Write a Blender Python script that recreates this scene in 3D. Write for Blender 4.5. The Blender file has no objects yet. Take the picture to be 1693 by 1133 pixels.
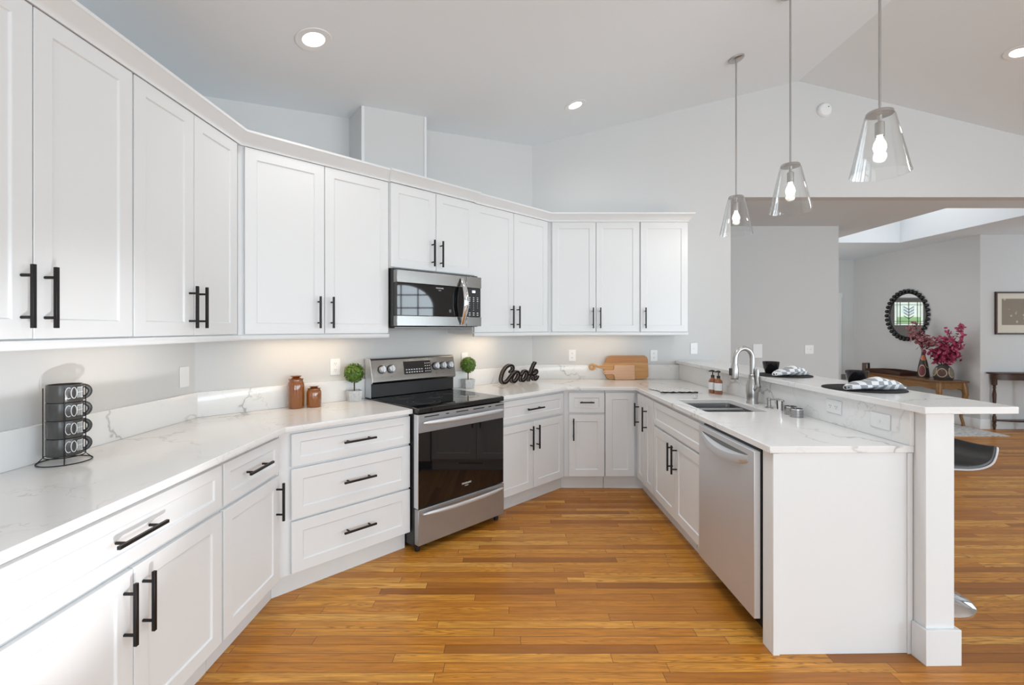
import bpy, bmesh, math, random
from mathutils import Matrix, Vector
random.seed(7)
S = bpy.context.scene
COL = S.collection
PI = math.pi

# ---------------------------------------------------------------- camera, world, lights, exposure
W_PX, H_PX, F_PX = 1693, 1133, 770.0
CAM_Z = 1.438
cd = bpy.data.cameras.new('camera'); cam = bpy.data.objects.new('camera', cd); COL.objects.link(cam)
cam.location = (0, 0, CAM_Z); cam.rotation_euler = (PI/2, 0, 0)
cd.sensor_width = 36.0; cd.lens = 36.0*F_PX/W_PX
cd.shift_y = -(566.5-543.0)/W_PX
cd.shift_x = 0.0003
cd.clip_start = 0.03
S.camera = cam
S.view_settings.view_transform = 'Standard'
S.view_settings.look = 'None'
S.view_settings.gamma = 1.0
S.view_settings.use_curve_mapping = False
S.view_settings.exposure = -1.30
wd = bpy.data.worlds.new('sky'); S.world = wd; wd.use_nodes = True
wd.node_tree.nodes['Background'].inputs[0].default_value = (0.86, 0.94, 1.0, 1)
wd.node_tree.nodes['Background'].inputs[1].default_value = 1.6

def light(name, kind, loc, power, color=(1, 1, 1), aim=None, rot=None, **kw):
    d = bpy.data.lights.new(name, kind); d.energy = power; d.color = color
    for k, v in kw.items(): setattr(d, k, v)
    o = bpy.data.objects.new(name, d); COL.objects.link(o); o.location = loc
    if aim is not None:
        o.rotation_euler = (Vector(aim)-Vector(loc)).to_track_quat('-Z', 'Y').to_euler()
    elif rot: o.rotation_euler = rot
    return o
DAY = (0.80, 0.912, 1.0)
WARM = (1.0, 0.74, 0.48)
RIGHT_WINS = [(-3.9, -2.5), (0.3, 2.0), (-1.9, -0.4)]
REAR_WINS = [(-1.0, 1.2), (2.2, 4.4), (5.0, 7.0)]
for (a, b) in RIGHT_WINS:
    light('window_daylight', 'AREA', (7.98, (a+b)/2, 1.6), 230, DAY, rot=(0, PI/2, 0), shape='RECTANGLE', size=2.1, size_y=b-a)
for (a, b) in REAR_WINS:
    light('window_daylight', 'AREA', ((a+b)/2, -4.5, 1.5), 218 if a < 4 else 500, DAY, rot=(PI/2, 0, 0), shape='RECTANGLE', size=b-a, size_y=2.2)
for p in ((0.35, 2.30, 3.30), (-0.1, 0.9, 3.2)):
    light('floor_fill_spot', 'SPOT', p, 165, (0.93, 0.96, 1.0), aim=(p[0]+0.1, p[1], 0), spot_size=math.radians(95), spot_blend=0.8, shadow_soft_size=0.12)  # added spots that brighten the kitchen floor, no fixtures behind them
# sunlight bounced off the floor towards the left wall
light('floor_bounce', 'SPOT', (0.75, -0.25, 0.12), 500, (0.97, 0.98, 1.0), aim=(-1.84, 1.72, 1.20), spot_size=math.radians(24), spot_blend=0.7, shadow_soft_size=0.05)

# ---------------------------------------------------------------- frames of reference
def T(x, y, z=0): return Matrix.Translation((x, y, z))
def RZ(a): return Matrix.Rotation(a, 4, 'Z')
LX = -1.842; DY = 2.708; BY = 4.76; PX = 1.726
FR = {'world': Matrix.Identity(4),
      'left': T(LX, 0) @ RZ(PI/2),
      'diag': T(LX, DY) @ RZ(PI/4),
      'back': T(0, BY),
      'pen': T(PX, BY) @ RZ(math.atan2(-1, 0.017))}
DL = (BY-DY)*math.sqrt(2)          # length of the diagonal wall
T22 = math.tan(PI/8)
CT, CU = 0.92, 0.89                # counter top and underside

# ---------------------------------------------------------------- materials
class G:
    def __init__(s, name):
        s.m = bpy.data.materials.new(name); s.m.use_nodes = True
        s.nt = s.m.node_tree; s.b = s.nt.nodes['Principled BSDF']; s.out = s.nt.nodes['Material Output']
    def n(s, t, **kw):
        x = s.nt.nodes.new(t)
        for k, v in kw.items(): setattr(x, k, v)
        return x
    def l(s, a, b): s.nt.links.new(a, b)
    def put(s, sock, v):
        if isinstance(v, bpy.types.NodeSocket): s.l(v, sock)
        else: sock.default_value = v
    def math(s, op, a, b=None, c=None):
        x = s.n('ShaderNodeMath', operation=op); s.put(x.inputs[0], a)
        if b is not None: s.put(x.inputs[1], b)
        if c is not None: s.put(x.inputs[2], c)
        return x.outputs[0]
    def obj(s): return s.n('ShaderNodeTexCoord').outputs['Object']
    def sep(s, v):
        x = s.n('ShaderNodeSeparateXYZ'); s.l(v, x.inputs[0]); return x.outputs
    def com(s, x, y, z=0.0):
        c = s.n('ShaderNodeCombineXYZ')
        for i, v in enumerate((x, y, z)): s.put(c.inputs[i], v)
        return c.outputs[0]
    def map(s, v, scale=(1, 1, 1), rot=(0, 0, 0), loc=(0, 0, 0)):
        x = s.n('ShaderNodeMapping'); s.l(v, x.inputs[0])
        x.inputs['Scale'].default_value = scale; x.inputs['Rotation'].default_value = rot; x.inputs['Location'].default_value = loc
        return x.outputs[0]
    def noise(s, v, scale=5, detail=3, rough=0.5, out='Fac', dist=0.0):
        x = s.n('ShaderNodeTexNoise'); s.l(v, x.inputs['Vector'])
        x.inputs['Scale'].default_value = scale; x.inputs['Detail'].default_value = detail
        x.inputs['Roughness'].default_value = rough; x.inputs['Distortion'].default_value = dist
        return x.outputs[out]
    def ramp(s, f, stops, interp='LINEAR'):
        x = s.n('ShaderNodeValToRGB'); s.put(x.inputs[0], f); r = x.color_ramp; r.interpolation = interp
        while len(r.elements) < len(stops): r.elements.new(0.5)
        for e, (p, c) in zip(r.elements, stops): e.position = p; e.color = (*c, 1) if len(c) == 3 else c
        return x.outputs[0]
    def mix(s, f, a, b, mode='MIX'):
        x = s.n('ShaderNodeMix', data_type='RGBA', blend_type=mode)
        s.put(x.inputs[0], f)
        for i, v in ((6, a), (7, b)):
            if not isinstance(v, bpy.types.NodeSocket) and len(v) == 3: v = (*v, 1)
            s.put(x.inputs[i], v)
        return x.outputs[2]
    def mr(s, v, a, b, c=0.0, d=1.0, smooth=False):
        x = s.n('ShaderNodeMapRange'); x.clamp = True
        if smooth: x.interpolation_type = 'SMOOTHSTEP'
        s.put(x.inputs[0], v)
        for i, q in enumerate((a, b, c, d)): x.inputs[1+i].default_value = q
        return x.outputs[0]
    def bump(s, h, strength=0.1, dist=0.01):
        x = s.n('ShaderNodeBump'); x.inputs['Strength'].default_value = strength; x.inputs['Distance'].default_value = dist
        s.l(h, x.inputs['Height']); s.l(x.outputs[0], s.b.inputs['Normal'])
    def set(s, **kw):
        for k, v in kw.items():
            sock = s.b.inputs[k.replace('_', ' ')]
            if not isinstance(v, bpy.types.NodeSocket) and isinstance(v, tuple) and len(v) == 3 and sock.type == 'RGBA': v = (*v, 1)
            s.put(sock, v)
        return s

def P(name, col, rough=0.5, metal=0.0, vary=0.0, vscale=8, **kw):
    g = G(name)
    if vary:
        f = g.noise(g.obj(), vscale, 3)
        lo = tuple(max(0, c*(1-vary)) for c in col); hi = tuple(min(1, c*(1+vary)) for c in col)
        g.set(Base_Color=g.ramp(f, [(0.3, lo), (0.7, hi)]))
    else: g.set(Base_Color=col)
    g.set(Roughness=rough, Metallic=metal, **kw)
    return g.m
M = {}
def painted(name, col, rough, bump=0.02):
    g = G(name); v = g.obj(); g.set(Base_Color=col, Roughness=rough)
    g.bump(g.noise(v, 260, 2), bump, 0.002); return g.m
M['white'] = painted('cabinet_white_paint', (0.82, 0.835, 0.845), 0.32, 0.01)
M['trim'] = painted('trim_white_paint', (0.81, 0.825, 0.835), 0.4, 0.01)
M['wall'] = painted('wall_pale_grey_paint', (0.655, 0.66, 0.66), 0.65, 0.05)
M['ceil'] = painted('ceiling_paint', (0.82, 0.865, 0.90), 0.8, 0.12)
M['hallwall'] = painted('hall_shaded_wall_paint', (0.63, 0.636, 0.64), 0.65, 0.05)  # wall paint copied darker, hall shade partly put into the colour
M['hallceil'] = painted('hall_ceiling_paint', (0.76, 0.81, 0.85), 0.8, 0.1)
M['black'] = P('matte_black_metal', (0.022, 0.021, 0.022), 0.42, 0.55)
M['plate'] = P('white_plastic', (0.85, 0.86, 0.865), 0.35)
M['slot'] = P('dark_slot', (0.16, 0.16, 0.16), 0.6)
M['blackplastic'] = P('black_plastic', (0.012, 0.012, 0.013), 0.35)
M['blackglass'] = P('black_glass', (0.006, 0.006, 0.007), 0.03, 0, IOR=1.6)
M['ceramic_black'] = P('gloss_black_ceramic', (0.012, 0.012, 0.014), 0.08, 0)
M['chrome'] = P('polished_chrome', (0.82, 0.82, 0.83), 0.06, 1)
M['nickel'] = P('brushed_nickel', (0.50, 0.49, 0.48), 0.32, 1)
M['mirror'] = P('mirror_glass', (0.9, 0.9, 0.9), 0.01, 1)
M['printwhite'] = P('white_print', (0.8, 0.8, 0.8), 0.5)
M['printgrey'] = P('grey_print', (0.12, 0.12, 0.12), 0.5)
M['screen'] = G('lit_display').set(Base_Color=(0.7, 0.75, 0.8), Emission_Color=(0.75, 0.88, 1.0), Emission_Strength=1.5).m

def stainless(name, axis, col=(0.30, 0.295, 0.285), rough=0.26, metal=1.0):
    g = G(name); sc = [90, 90, 90]; sc[axis] = 0.8
    f = g.noise(g.map(g.obj(), tuple(sc)), 1.0, 2, 0.5)
    g.set(Base_Color=col, Metallic=metal, Roughness=g.mr(f, 0.3, 0.7, rough-0.012, rough+0.012))
    return g.m
M['steel'] = stainless('brushed_stainless', 0)
M['steel_warm'] = stainless('brushed_stainless_satin', 0, (0.42, 0.42, 0.43), 0.36, 0.72)
M['steel_light'] = stainless('brushed_stainless_pale', 0, (0.70, 0.72, 0.75), 0.42, 0.62)
M['sinksteel'] = stainless('satin_sink_steel', 0, (0.26, 0.26, 0.265), 0.42)

def quartz():
    g = G('white_quartz_with_veins'); v = g.obj()
    d = g.n('ShaderNodeVectorMath', operation='SCALE'); 
    c = g.noise(v, 1.7, 5, 0.62, out='Color'); 
    s = g.n('ShaderNodeVectorMath', operation='SUBTRACT'); g.l(c, s.inputs[0]); s.inputs[1].default_value = (0.5, 0.5, 0.5)
    g.l(s.outputs[0], d.inputs[0]); d.inputs['Scale'].default_value = 0.75
    a = g.n('ShaderNodeVectorMath', operation='ADD'); g.l(v, a.inputs[0]); g.l(d.outputs[0], a.inputs[1])
    def veins(scale, w0, w1, loc):
        x = g.n('ShaderNodeTexVoronoi', feature='DISTANCE_TO_EDGE'); x.inputs['Scale'].default_value = scale
        g.l(g.map(a.outputs[0], (1, 1, 1), (0.4, 0.3, 0.6), loc), x.inputs['Vector'])
        return g.mr(x.outputs['Distance'], w0, w1, 1.0, 0.0, True)
    big = g.math('MULTIPLY', veins(1.15, 0.0, 0.016, (3.1, 1.2, 0.4)), g.mr(g.noise(v, 1.9, 2), 0.42, 0.6, 0, 1))
    fine = g.math('MULTIPLY', veins(2.6, 0.0, 0.010, (0.3, 4.2, 1.4)), g.mr(g.noise(g.map(v, loc=(5, 2, 1)), 2.2, 2), 0.47, 0.62, 0, 1))
    halo = g.math('MULTIPLY', veins(1.15, 0.0, 0.07, (3.1, 1.2, 0.4)), g.mr(g.noise(v, 1.9, 2), 0.5, 0.7, 0, 0.35))
    base = g.mix(halo, (0.86, 0.86, 0.855), (0.66, 0.66, 0.66))
    base = g.mix(g.math('MULTIPLY', big, 0.7), base, (0.36, 0.35, 0.34))
    base = g.mix(g.math('MULTIPLY', fine, 0.5), base, (0.55, 0.49, 0.40))
    g.set(Base_Color=base, Roughness=0.13); return g.m
M['quartz'] = quartz()

def oak_floor():
    g = G('oak_strip_floor'); x, y, z = g.sep(g.obj())
    W, L = 0.0572, 0.95
    rowf = g.math('DIVIDE', y, W); row = g.math('FLOOR', rowf)
    w1 = g.n('ShaderNodeTexWhiteNoise', noise_dimensions='1D'); g.l(row, w1.inputs['W'])
    u = g.math('DIVIDE', g.math('ADD', x, g.math('MULTIPLY', w1.outputs['Value'], 9.7)), L)
    colm = g.math('FLOOR', u)
    w2 = g.n('ShaderNodeTexWhiteNoise', noise_dimensions='2D'); g.l(g.com(row, colm), w2.inputs['Vector'])
    r = w2.outputs['Value']; rs = g.sep(w2.outputs['Color'])
    fx = g.math('FRACT', u); fy = g.math('FRACT', rowf)
    ex = g.math('MULTIPLY', g.math('MINIMUM', fx, g.math('SUBTRACT', 1.0, fx)), L)
    ey = g.math('MULTIPLY', g.math('MINIMUM', fy, g.math('SUBTRACT', 1.0, fy)), W)
    gap = g.mr(g.math('MINIMUM', ex, ey), 0.0005, 0.0019, 1, 0)
    tone = g.ramp(r, [(0.0, (0.32, 0.108, 0.013)), (0.16, (0.48, 0.175, 0.021)), (0.42, (0.64, 0.255, 0.030)), (0.75, (0.76, 0.335, 0.042)), (1.0, (0.86, 0.45, 0.09))])
    gx = g.math('ADD', g.math('MULTIPLY', x, 3.0), g.math('MULTIPLY', r, 71.0))
    gv = g.com(gx, g.math('ADD', g.math('MULTIPLY', y, 42.0), g.math('MULTIPLY', rs[1], 31.0)), 0.0)
    grain = g.noise(gv, 1.3, 5, 0.6)
    # growth rings: contour lines of a stretched noise, different on every strip
    cn = g.noise(g.com(g.math('ADD', g.math('MULTIPLY', x, 0.75), g.math('MULTIPLY', r, 53.0)), g.math('ADD', g.math('MULTIPLY', fy, 0.9), g.math('MULTIPLY', rs[2], 37.0)), 0.0), 1.5, 1.2, 0.4)
    tt = g.math('FRACT', g.math('MULTIPLY', cn, g.math('ADD', 13.0, g.math('MULTIPLY', rs[1], 14.0))))
    fig = g.math('MULTIPLY', g.mr(g.math('ABSOLUTE', g.math('SUBTRACT', tt, 0.5)), 0.04, 0.24, 1.0, 0.0), g.mr(rs[0], 0.15, 0.6, 0.12, 0.62))
    fine = g.noise(g.com(g.math('MULTIPLY', x, 22.0), g.math('MULTIPLY', y, 520.0), r), 1.0, 2, 0.6)
    c = g.mix(g.mr(grain, 0.38, 0.62), g.mix(0.42, tone, (0.20, 0.06, 0.008)), tone)
    c = g.mix(fig, c, (0.24, 0.08, 0.012))
    c = g.mix(g.mr(fine, 0.25, 0.5, 0.36, 0.0), c, (0.26, 0.09, 0.012))
    big = g.noise(g.obj(), 0.9, 2)
    c = g.mix(g.mr(big, 0.35, 0.65, 0.0, 0.15), c, (0.60, 0.27, 0.05))
    c = g.mix(g.math('MULTIPLY', gap, 0.85), c, (0.09, 0.03, 0.006))
    g.set(Base_Color=c, Roughness=g.mr(fine, 0.2, 0.8, 0.42, 0.34), Specular_IOR_Level=0.35); g.b.inputs['Coat Weight'].default_value = 0.08; g.b.inputs['Coat Roughness'].default_value = 0.16
    g.bump(g.math('SUBTRACT', g.math('MULTIPLY', grain, 0.15), gap), 0.12, 0.002); return g.m
M['floor'] = oak_floor()

def wood(name, c1, c2, axis=0, rough=0.4, scale=6):
    g = G(name); sc = [scale*9]*3; sc[axis] = scale*0.7
    f = g.noise(g.map(g.obj(), tuple(sc)), 1.0, 4, 0.6, dist=0.6)
    g.set(Base_Color=g.ramp(f, [(0.28, c1), (0.72, c2)]), Roughness=rough); return g.m
def board_mat():
    g = G('two_tone_acacia_board'); v = g.obj(); x, y, z = g.sep(v)
    f = g.noise(g.map(v, (4, 54, 54)), 1.0, 4, 0.6, dist=0.6)
    a = g.ramp(f, [(0.28, (0.46, 0.22, 0.065)), (0.72, (0.62, 0.34, 0.12))]); d = g.ramp(f, [(0.28, (0.36, 0.15, 0.04)), (0.72, (0.47, 0.22, 0.07))])
    g.set(Base_Color=g.mix(g.math('GREATER_THAN', z, 0.165), a, d), Roughness=0.45); return g.m
M['board'] = board_mat()
M['board_pale'] = wood('pink_beech_board', (0.62, 0.36, 0.22), (0.72, 0.46, 0.30), 0, 0.5)
M['antique'] = wood('honey_antique_wood', (0.17, 0.075, 0.02), (0.31, 0.16, 0.05), 1, 0.35)
M['antique_top'] = wood('antique_table_top_wood', (0.11, 0.045, 0.014), (0.20, 0.09, 0.03), 1, 0.3)
M['darkwood'] = wood('dark_walnut_wood', (0.035, 0.014, 0.008), (0.075, 0.03, 0.016), 0, 0.35)

def clear_glass(name, tint=(0.97, 0.98, 0.98), edge=0.75, lo=0.05):
    g = G(name); nt = g.nt; nt.nodes.remove(g.b)
    tr = g.n('ShaderNodeBsdfTransparent'); tr.inputs[0].default_value = (*tint, 1)
    gl = g.n('ShaderNodeBsdfGlossy'); gl.inputs['Roughness'].default_value = 0.02
    lw = g.n('ShaderNodeLayerWeight'); lw.inputs['Blend'].default_value = 0.35
    f = g.mr(lw.outputs['Facing'], 0.0, 1.0, lo, edge); f = g.math('POWER', f, 1.6)
    mx = g.n('ShaderNodeMixShader'); g.l(f, mx.inputs[0]); g.l(tr.outputs[0], mx.inputs[1]); g.l(gl.outputs[0], mx.inputs[2])
    g.l(mx.outputs[0], g.out.inputs['Surface']); return g.m
M['glass'] = clear_glass('clear_shade_glass', (0.985, 0.99, 0.99), 0.85, 0.04)
M['pane'] = clear_glass('window_glass', (0.98, 0.99, 0.99), 0.5, 0.02)
M['amber'] = P('amber_glass', (0.36, 0.105, 0.012), 0.05, 0, Transmission_Weight=0.35, Coat_Weight=1.0, Coat_Roughness=0.02, Specular_IOR_Level=0.7)
M['amber_dark'] = P('amber_glass_lid', (0.30, 0.085, 0.012), 0.06, 0, Transmission_Weight=0.35, Coat_Weight=1.0)
M['bulb'] = G('glowing_bulb').set(Base_Color=(1, 1, 1), Emission_Color=(1.0, 0.96, 0.9), Emission_Strength=14.0).m
M['lens'] = G('glowing_lens').set(Base_Color=(1, 1, 1), Emission_Color=(1.0, 0.98, 0.95), Emission_Strength=9.0).m
M['concrete'] = P('pale_cement', (0.56, 0.57, 0.57), 0.85, 0, 0.12, 60)
def leafy(name, a, b, sc=30):
    g = G(name); f = g.noise(g.obj(), sc, 3); g.set(Base_Color=g.ramp(f, [(0.32, a), (0.68, b)]), Roughness=0.55); return g.m
M['boxwood'] = leafy('boxwood_leaf', (0.006, 0.03, 0.003), (0.20, 0.36, 0.04), 75)
M['pinkleaf'] = leafy('magenta_leaf', (0.20, 0.015, 0.06), (0.55, 0.08, 0.17), 25)
M['paleleaf'] = leafy('dusty_pink_leaf', (0.25, 0.06, 0.08), (0.52, 0.24, 0.25), 25)
M['greenleaf'] = leafy('green_leaf', (0.02, 0.07, 0.01), (0.10, 0.22, 0.04), 30)
M['stem'] = P('brown_stem', (0.055, 0.035, 0.02), 0.8)
M['vase'] = P('charcoal_vase', (0.045, 0.04, 0.038), 0.55, 0, 0.2)
M['vase_outline'] = P('tan_outline', (0.50, 0.36, 0.24), 0.6)
M['motif_red'] = P('wine_red_glaze', (0.17, 0.035, 0.045), 0.5)
M['motif_brown'] = P('brown_glaze', (0.085, 0.04, 0.03), 0.5)
M['motif_orange'] = P('coral_glaze', (0.62, 0.17, 0.08), 0.5)
M['motif_grey'] = P('olive_grey_glaze', (0.20, 0.18, 0.14), 0.5)
M['signface'] = P('dark_bronze_face', (0.020, 0.012, 0.010), 0.8, 0.0, Specular_IOR_Level=0.12)
M['signside'] = P('galvanised_side', (0.055, 0.052, 0.05), 0.7, 0, Specular_IOR_Level=0.2)
M['signline'] = P('pale_edge_line', (0.46, 0.42, 0.38), 0.5)
M['mug'] = P('satin_grey_stoneware', (0.058, 0.055, 0.052), 0.24, 0, 0.08)
M['mat'] = P('charcoal_felt', (0.018, 0.018, 0.020), 0.95, 0, 0.25, 300)
M['leather'] = P('black_leatherette', (0.018, 0.018, 0.02), 0.36, 0, 0.15, 60)
M['cream'] = P('cream_mat_board', (0.70, 0.65, 0.55), 0.8)
M['casing_dark'] = P('front_door_paint', (0.10, 0.085, 0.075), 0.45)

def napkin_mat():
    g = G('blue_grey_checked_cloth'); x, y, z = g.sep(g.obj())
    n = g.noise(g.obj(), 14, 2)
    a = g.math('FRACT', g.math('ADD', g.math('MULTIPLY', x, 17.0), g.math('MULTIPLY', n, 0.9)))
    b = g.math('FRACT', g.math('MULTIPLY', z, 20.0))
    s1 = g.math('GREATER_THAN', a, 0.5); s2 = g.math('GREATER_THAN', b, 0.62)
    k = g.math('ABSOLUTE', g.math('SUBTRACT', s1, s2))
    g.set(Base_Color=g.mix(k, (0.80, 0.82, 0.84), (0.32, 0.335, 0.36)), Roughness=0.9); return g.m
M['napkin'] = napkin_mat()
def rug_mat():
    g = G('faded_grey_rug'); v = g.obj()
    f = g.noise(g.map(v, (6, 14, 1)), 2.2, 6, 0.75)
    g.set(Base_Color=g.ramp(f, [(0.38, (0.30, 0.29, 0.31)), (0.5, (0.62, 0.61, 0.61)), (0.62, (0.72, 0.71, 0.70))]), Roughness=0.95); return g.m
M['rug'] = rug_mat()
def art_mat():
    g = G('taupe_print_with_pale_dots'); v = g.obj()
    x = g.n('ShaderNodeTexVoronoi', feature='F1'); x.inputs['Scale'].default_value = 13; g.l(g.map(v, (1, 0.01, 1)), x.inputs['Vector'])
    k = g.mr(x.outputs['Distance'], 0.16, 0.26, 1, 0)
    m = g.mr(g.noise(v, 5, 2), 0.40, 0.50, 0, 0.8)
    g.set(Base_Color=g.mix(g.math('MULTIPLY', k, m), (0.27, 0.225, 0.175), (0.58, 0.52, 0.44)), Roughness=0.8); return g.m
M['art'] = art_mat()
def towel_mat():
    g = G('printed_white_cloth'); v = g.obj()
    f = g.noise(g.map(v, (70, 24, 1)), 1.2, 3, 0.7)
    g.set(Base_Color=g.mix(g.mr(f, 0.54, 0.60, 0, 0.7), (0.80, 0.80, 0.80), (0.22, 0.22, 0.22)), Roughness=0.9); return g.m
M['towel'] = towel_mat()
def wire_cup():
    g = G('woven_steel_strip'); x, y, z = g.sep(g.obj())
    a = g.math('MULTIPLY', g.math('ARCTAN2', y, x), 40.0/(2*PI)); 
    k = g.math('MULTIPLY', g.math('GREATER_THAN', g.math('FRACT', a), 0.42), g.math('GREATER_THAN', g.math('FRACT', g.math('MULTIPLY', z, 130.0)), 0.4))
    g.set(Base_Color=g.mix(k, (0.16, 0.16, 0.16), (0.75, 0.74, 0.73)), Metallic=0.9, Roughness=0.25); return g.m
M['wire'] = wire_cup()
def stained(name, col, s):
    return G(name).set(Base_Color=col, Emission_Color=col, Emission_Strength=s, Roughness=0.2).m
M['st_white'] = stained('lit_leaded_glass_clear', (0.80, 0.95, 0.84), 1.1)
M['st_green'] = stained('lit_leaded_glass_green', (0.28, 0.52, 0.22), 0.9)
M['st_blue'] = stained('lit_leaded_glass_blue', (0.62, 0.76, 0.80), 1.0)
M['lead'] = P('lead_came', (0.05, 0.05, 0.05), 0.5, 0.5)

# ---------------------------------------------------------------- mesh builder
class MB:
    def __init__(s): s.bm = bmesh.new(); s.cur = 0
    def _v(s, pts): return [s.bm.verts.new(p) for p in pts]
    def _f(s, vs, smooth=False):
        try: f = s.bm.faces.new(vs)
        except ValueError: return None
        f.material_index = s.cur; f.smooth = smooth; return f
    def box(s, x0, x1, y0, y1, z0, z1):
        v = s._v([(x, y, z) for z in (z0, z1) for y in (y0, y1) for x in (x0, x1)])
        for q in ((0, 2, 3, 1), (4, 5, 7, 6), (0, 1, 5, 4), (2, 6, 7, 3), (0, 4, 6, 2), (1, 3, 7, 5)): s._f([v[i] for i in q])
        return s
    def prism(s, pts, z0, z1):
        a = s._v([(x, y, z0) for x, y in pts]); b = s._v([(x, y, z1) for x, y in pts]); n = len(pts)
        s._f(a[::-1]); s._f(b)
        for i in range(n): s._f([a[i], a[(i+1) % n], b[(i+1) % n], b[i]])
        return s
    def extr(s, pts, y0, y1):           # outline in x,z pushed along y
        a = s._v([(x, y0, z) for x, z in pts]); b = s._v([(x, y1, z) for x, z in pts]); n = len(pts)
        s._f(a); s._f(b[::-1])
        for i in range(n): s._f([a[(i+1) % n], a[i], b[i], b[(i+1) % n]])
        return s
    def extx(s, pts, x0, x1):           # outline in y,z pushed along x
        a = s._v([(x0, y, z) for y, z in pts]); b = s._v([(x1, y, z) for y, z in pts]); n = len(pts)
        s._f(a[::-1]); s._f(b)
        for i in range(n): s._f([a[i], a[(i+1) % n], b[(i+1) % n], b[i]])
        return s
    def holed(s, outer, holes, h0, h1):  # outline with holes in x,y, from z=h0 to h1
        loops = [outer]+list(holes); layers = []
        for z in (h0, h1):
            es = []; rows = []
            for lp in loops:
                vs = s._v([(x, y, z) for x, y in lp]); rows.append(vs)
                for i in range(len(vs)): es.append(s.bm.edges.new((vs[i], vs[(i+1) % len(vs)])))
            r = bmesh.ops.triangle_fill(s.bm, edges=es, use_beauty=True, use_dissolve=False)
            for f in r['geom']:
                if isinstance(f, bmesh.types.BMFace): f.material_index = s.cur
            layers.append(rows)
        for a, b in zip(*layers):
            n = len(a)
            for i in range(n): s._f([a[i], a[(i+1) % n], b[(i+1) % n], b[i]])
        return s
    def lathe(s, prof, c=(0, 0, 0), seg=24, smooth=True):
        rows = []
        for r, z in prof:
            if r < 1e-6: rows.append(s._v([(c[0], c[1], c[2]+z)]))
            else: rows.append(s._v([(c[0]+r*math.cos(2*PI*i/seg), c[1]+r*math.sin(2*PI*i/seg), c[2]+z) for i in range(seg)]))
        for a, b in zip(rows, rows[1:]):
            for i in range(seg):
                j = (i+1) % seg
                if len(a) == 1 and len(b) == 1: continue
                if len(a) == 1: s._f([a[0], b[j], b[i]][::-1], smooth)
                elif len(b) == 1: s._f([a[i], a[j], b[0]], smooth)
                else: s._f([a[i], a[j], b[j], b[i]], smooth)
        return s
    def cyl(s, c, r, h, seg=20, r2=None):
        return s.lathe([(0, 0), (r, 0), (r if r2 is None else r2, h), (0, h)], c, seg)
    def tube(s, pts, r, seg=8, closed=False, cap=True, flat=None):
        pts = [Vector(p) for p in pts]; n = len(pts); rows = []
        up = None
        for i, p in enumerate(pts):
            if closed: t = pts[(i+1) % n]-pts[i-1]
            else: t = pts[min(i+1, n-1)]-pts[max(i-1, 0)]
            t.normalize()
            if up is None: up = Vector((0, 0, 1)) if abs(t.z) < 0.9 else Vector((1, 0, 0))
            a = t.cross(up)
            if a.length < 1e-4: a = t.cross(Vector((0, 1, 0)))
            a.normalize(); b = a.cross(t); up = b
            rr = r[i] if isinstance(r, (list, tuple)) else r
            fl = flat if flat else 1.0
            rows.append(s._v([p+a*rr*math.cos(2*PI*k/seg)+b*rr*fl*math.sin(2*PI*k/seg) for k in range(seg)]))
        m = n if closed else n-1
        for i in range(m):
            A, B = rows[i], rows[(i+1) % n]
            for k in range(seg): s._f([A[k], A[(k+1) % seg], B[(k+1) % seg], B[k]], True)
        if cap and not closed: s._f(rows[0]); s._f(rows[-1][::-1])
        return s
    def sphere(s, c, r, u=16, v=10, sc=(1, 1, 1)):
        n0 = len(s.bm.verts)
        prof = [(r*math.sin(PI*i/v), -r*math.cos(PI*i/v)) for i in range(v+1)]
        s.lathe(prof, (0, 0, 0), u); s.bm.verts.ensure_lookup_table()
        for q in s.bm.verts[n0:]: q.co = Vector((c[0]+q.co.x*sc[0], c[1]+q.co.y*sc[1], c[2]+q.co.z*sc[2]))
        return s
    def quad(s, *p): s._f(s._v(p)); return s
    def loft(s, rows, closed=True, caps=True, smooth=True):
        R = [s._v(r) for r in rows]; n = len(R[0])
        for A, B in zip(R, R[1:]):
            for k in range(n if closed else n-1): s._f([A[k], A[(k+1) % n], B[(k+1) % n], B[k]], smooth)
        if caps and closed: s._f(R[0][::-1]); s._f(R[-1])
        return s
    def mark(s): return len(s.bm.verts)
    def xf(s, mat, n0=0):
        s.bm.verts.ensure_lookup_table()
        for q in s.bm.verts[n0:]: q.co = mat @ q.co
        return s
    def shaker(s, x0, x1, z0, z1, yb, yf, stile=0.062, rec=0.007):
        sl = 0.004
        def ring(ix, y): return [(x0+ix, y, z0+ix), (x1-ix, y, z0+ix), (x1-ix, y, z1-ix), (x0+ix, y, z1-ix)]
        R = [s._v(ring(0, yb)), s._v(ring(0, yf)), s._v(ring(stile, yf)), s._v(ring(stile+sl, yf+rec))]
        s._f(R[0][::-1])
        for A, B in zip(R, R[1:]):
            for k in range(4): s._f([A[k], A[(k+1) % 4], B[(k+1) % 4], B[k]])
        s._f(R[3]); return s
    def text(s, body, size, mat, extrude=0.0006, align='CENTER'):
        c = bpy.data.curves.new('t', 'FONT'); c.body = body; c.size = size; c.extrude = extrude; c.align_x = align; c.align_y = 'CENTER'; c.resolution_u = 2
        o = bpy.data.objects.new('t', c); COL.objects.link(o)
        dg = bpy.context.evaluated_depsgraph_get(); me = bpy.data.meshes.new_from_object(o.evaluated_get(dg))
        n0 = len(s.bm.verts); f0 = len(s.bm.faces)
        s.bm.from_mesh(me); s.bm.faces.ensure_lookup_table()
        for f in s.bm.faces[f0:]: f.material_index = s.cur
        s.xf(mat, n0)
        bpy.data.objects.remove(o); bpy.data.curves.remove(c); bpy.data.meshes.remove(me)
        return s
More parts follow.
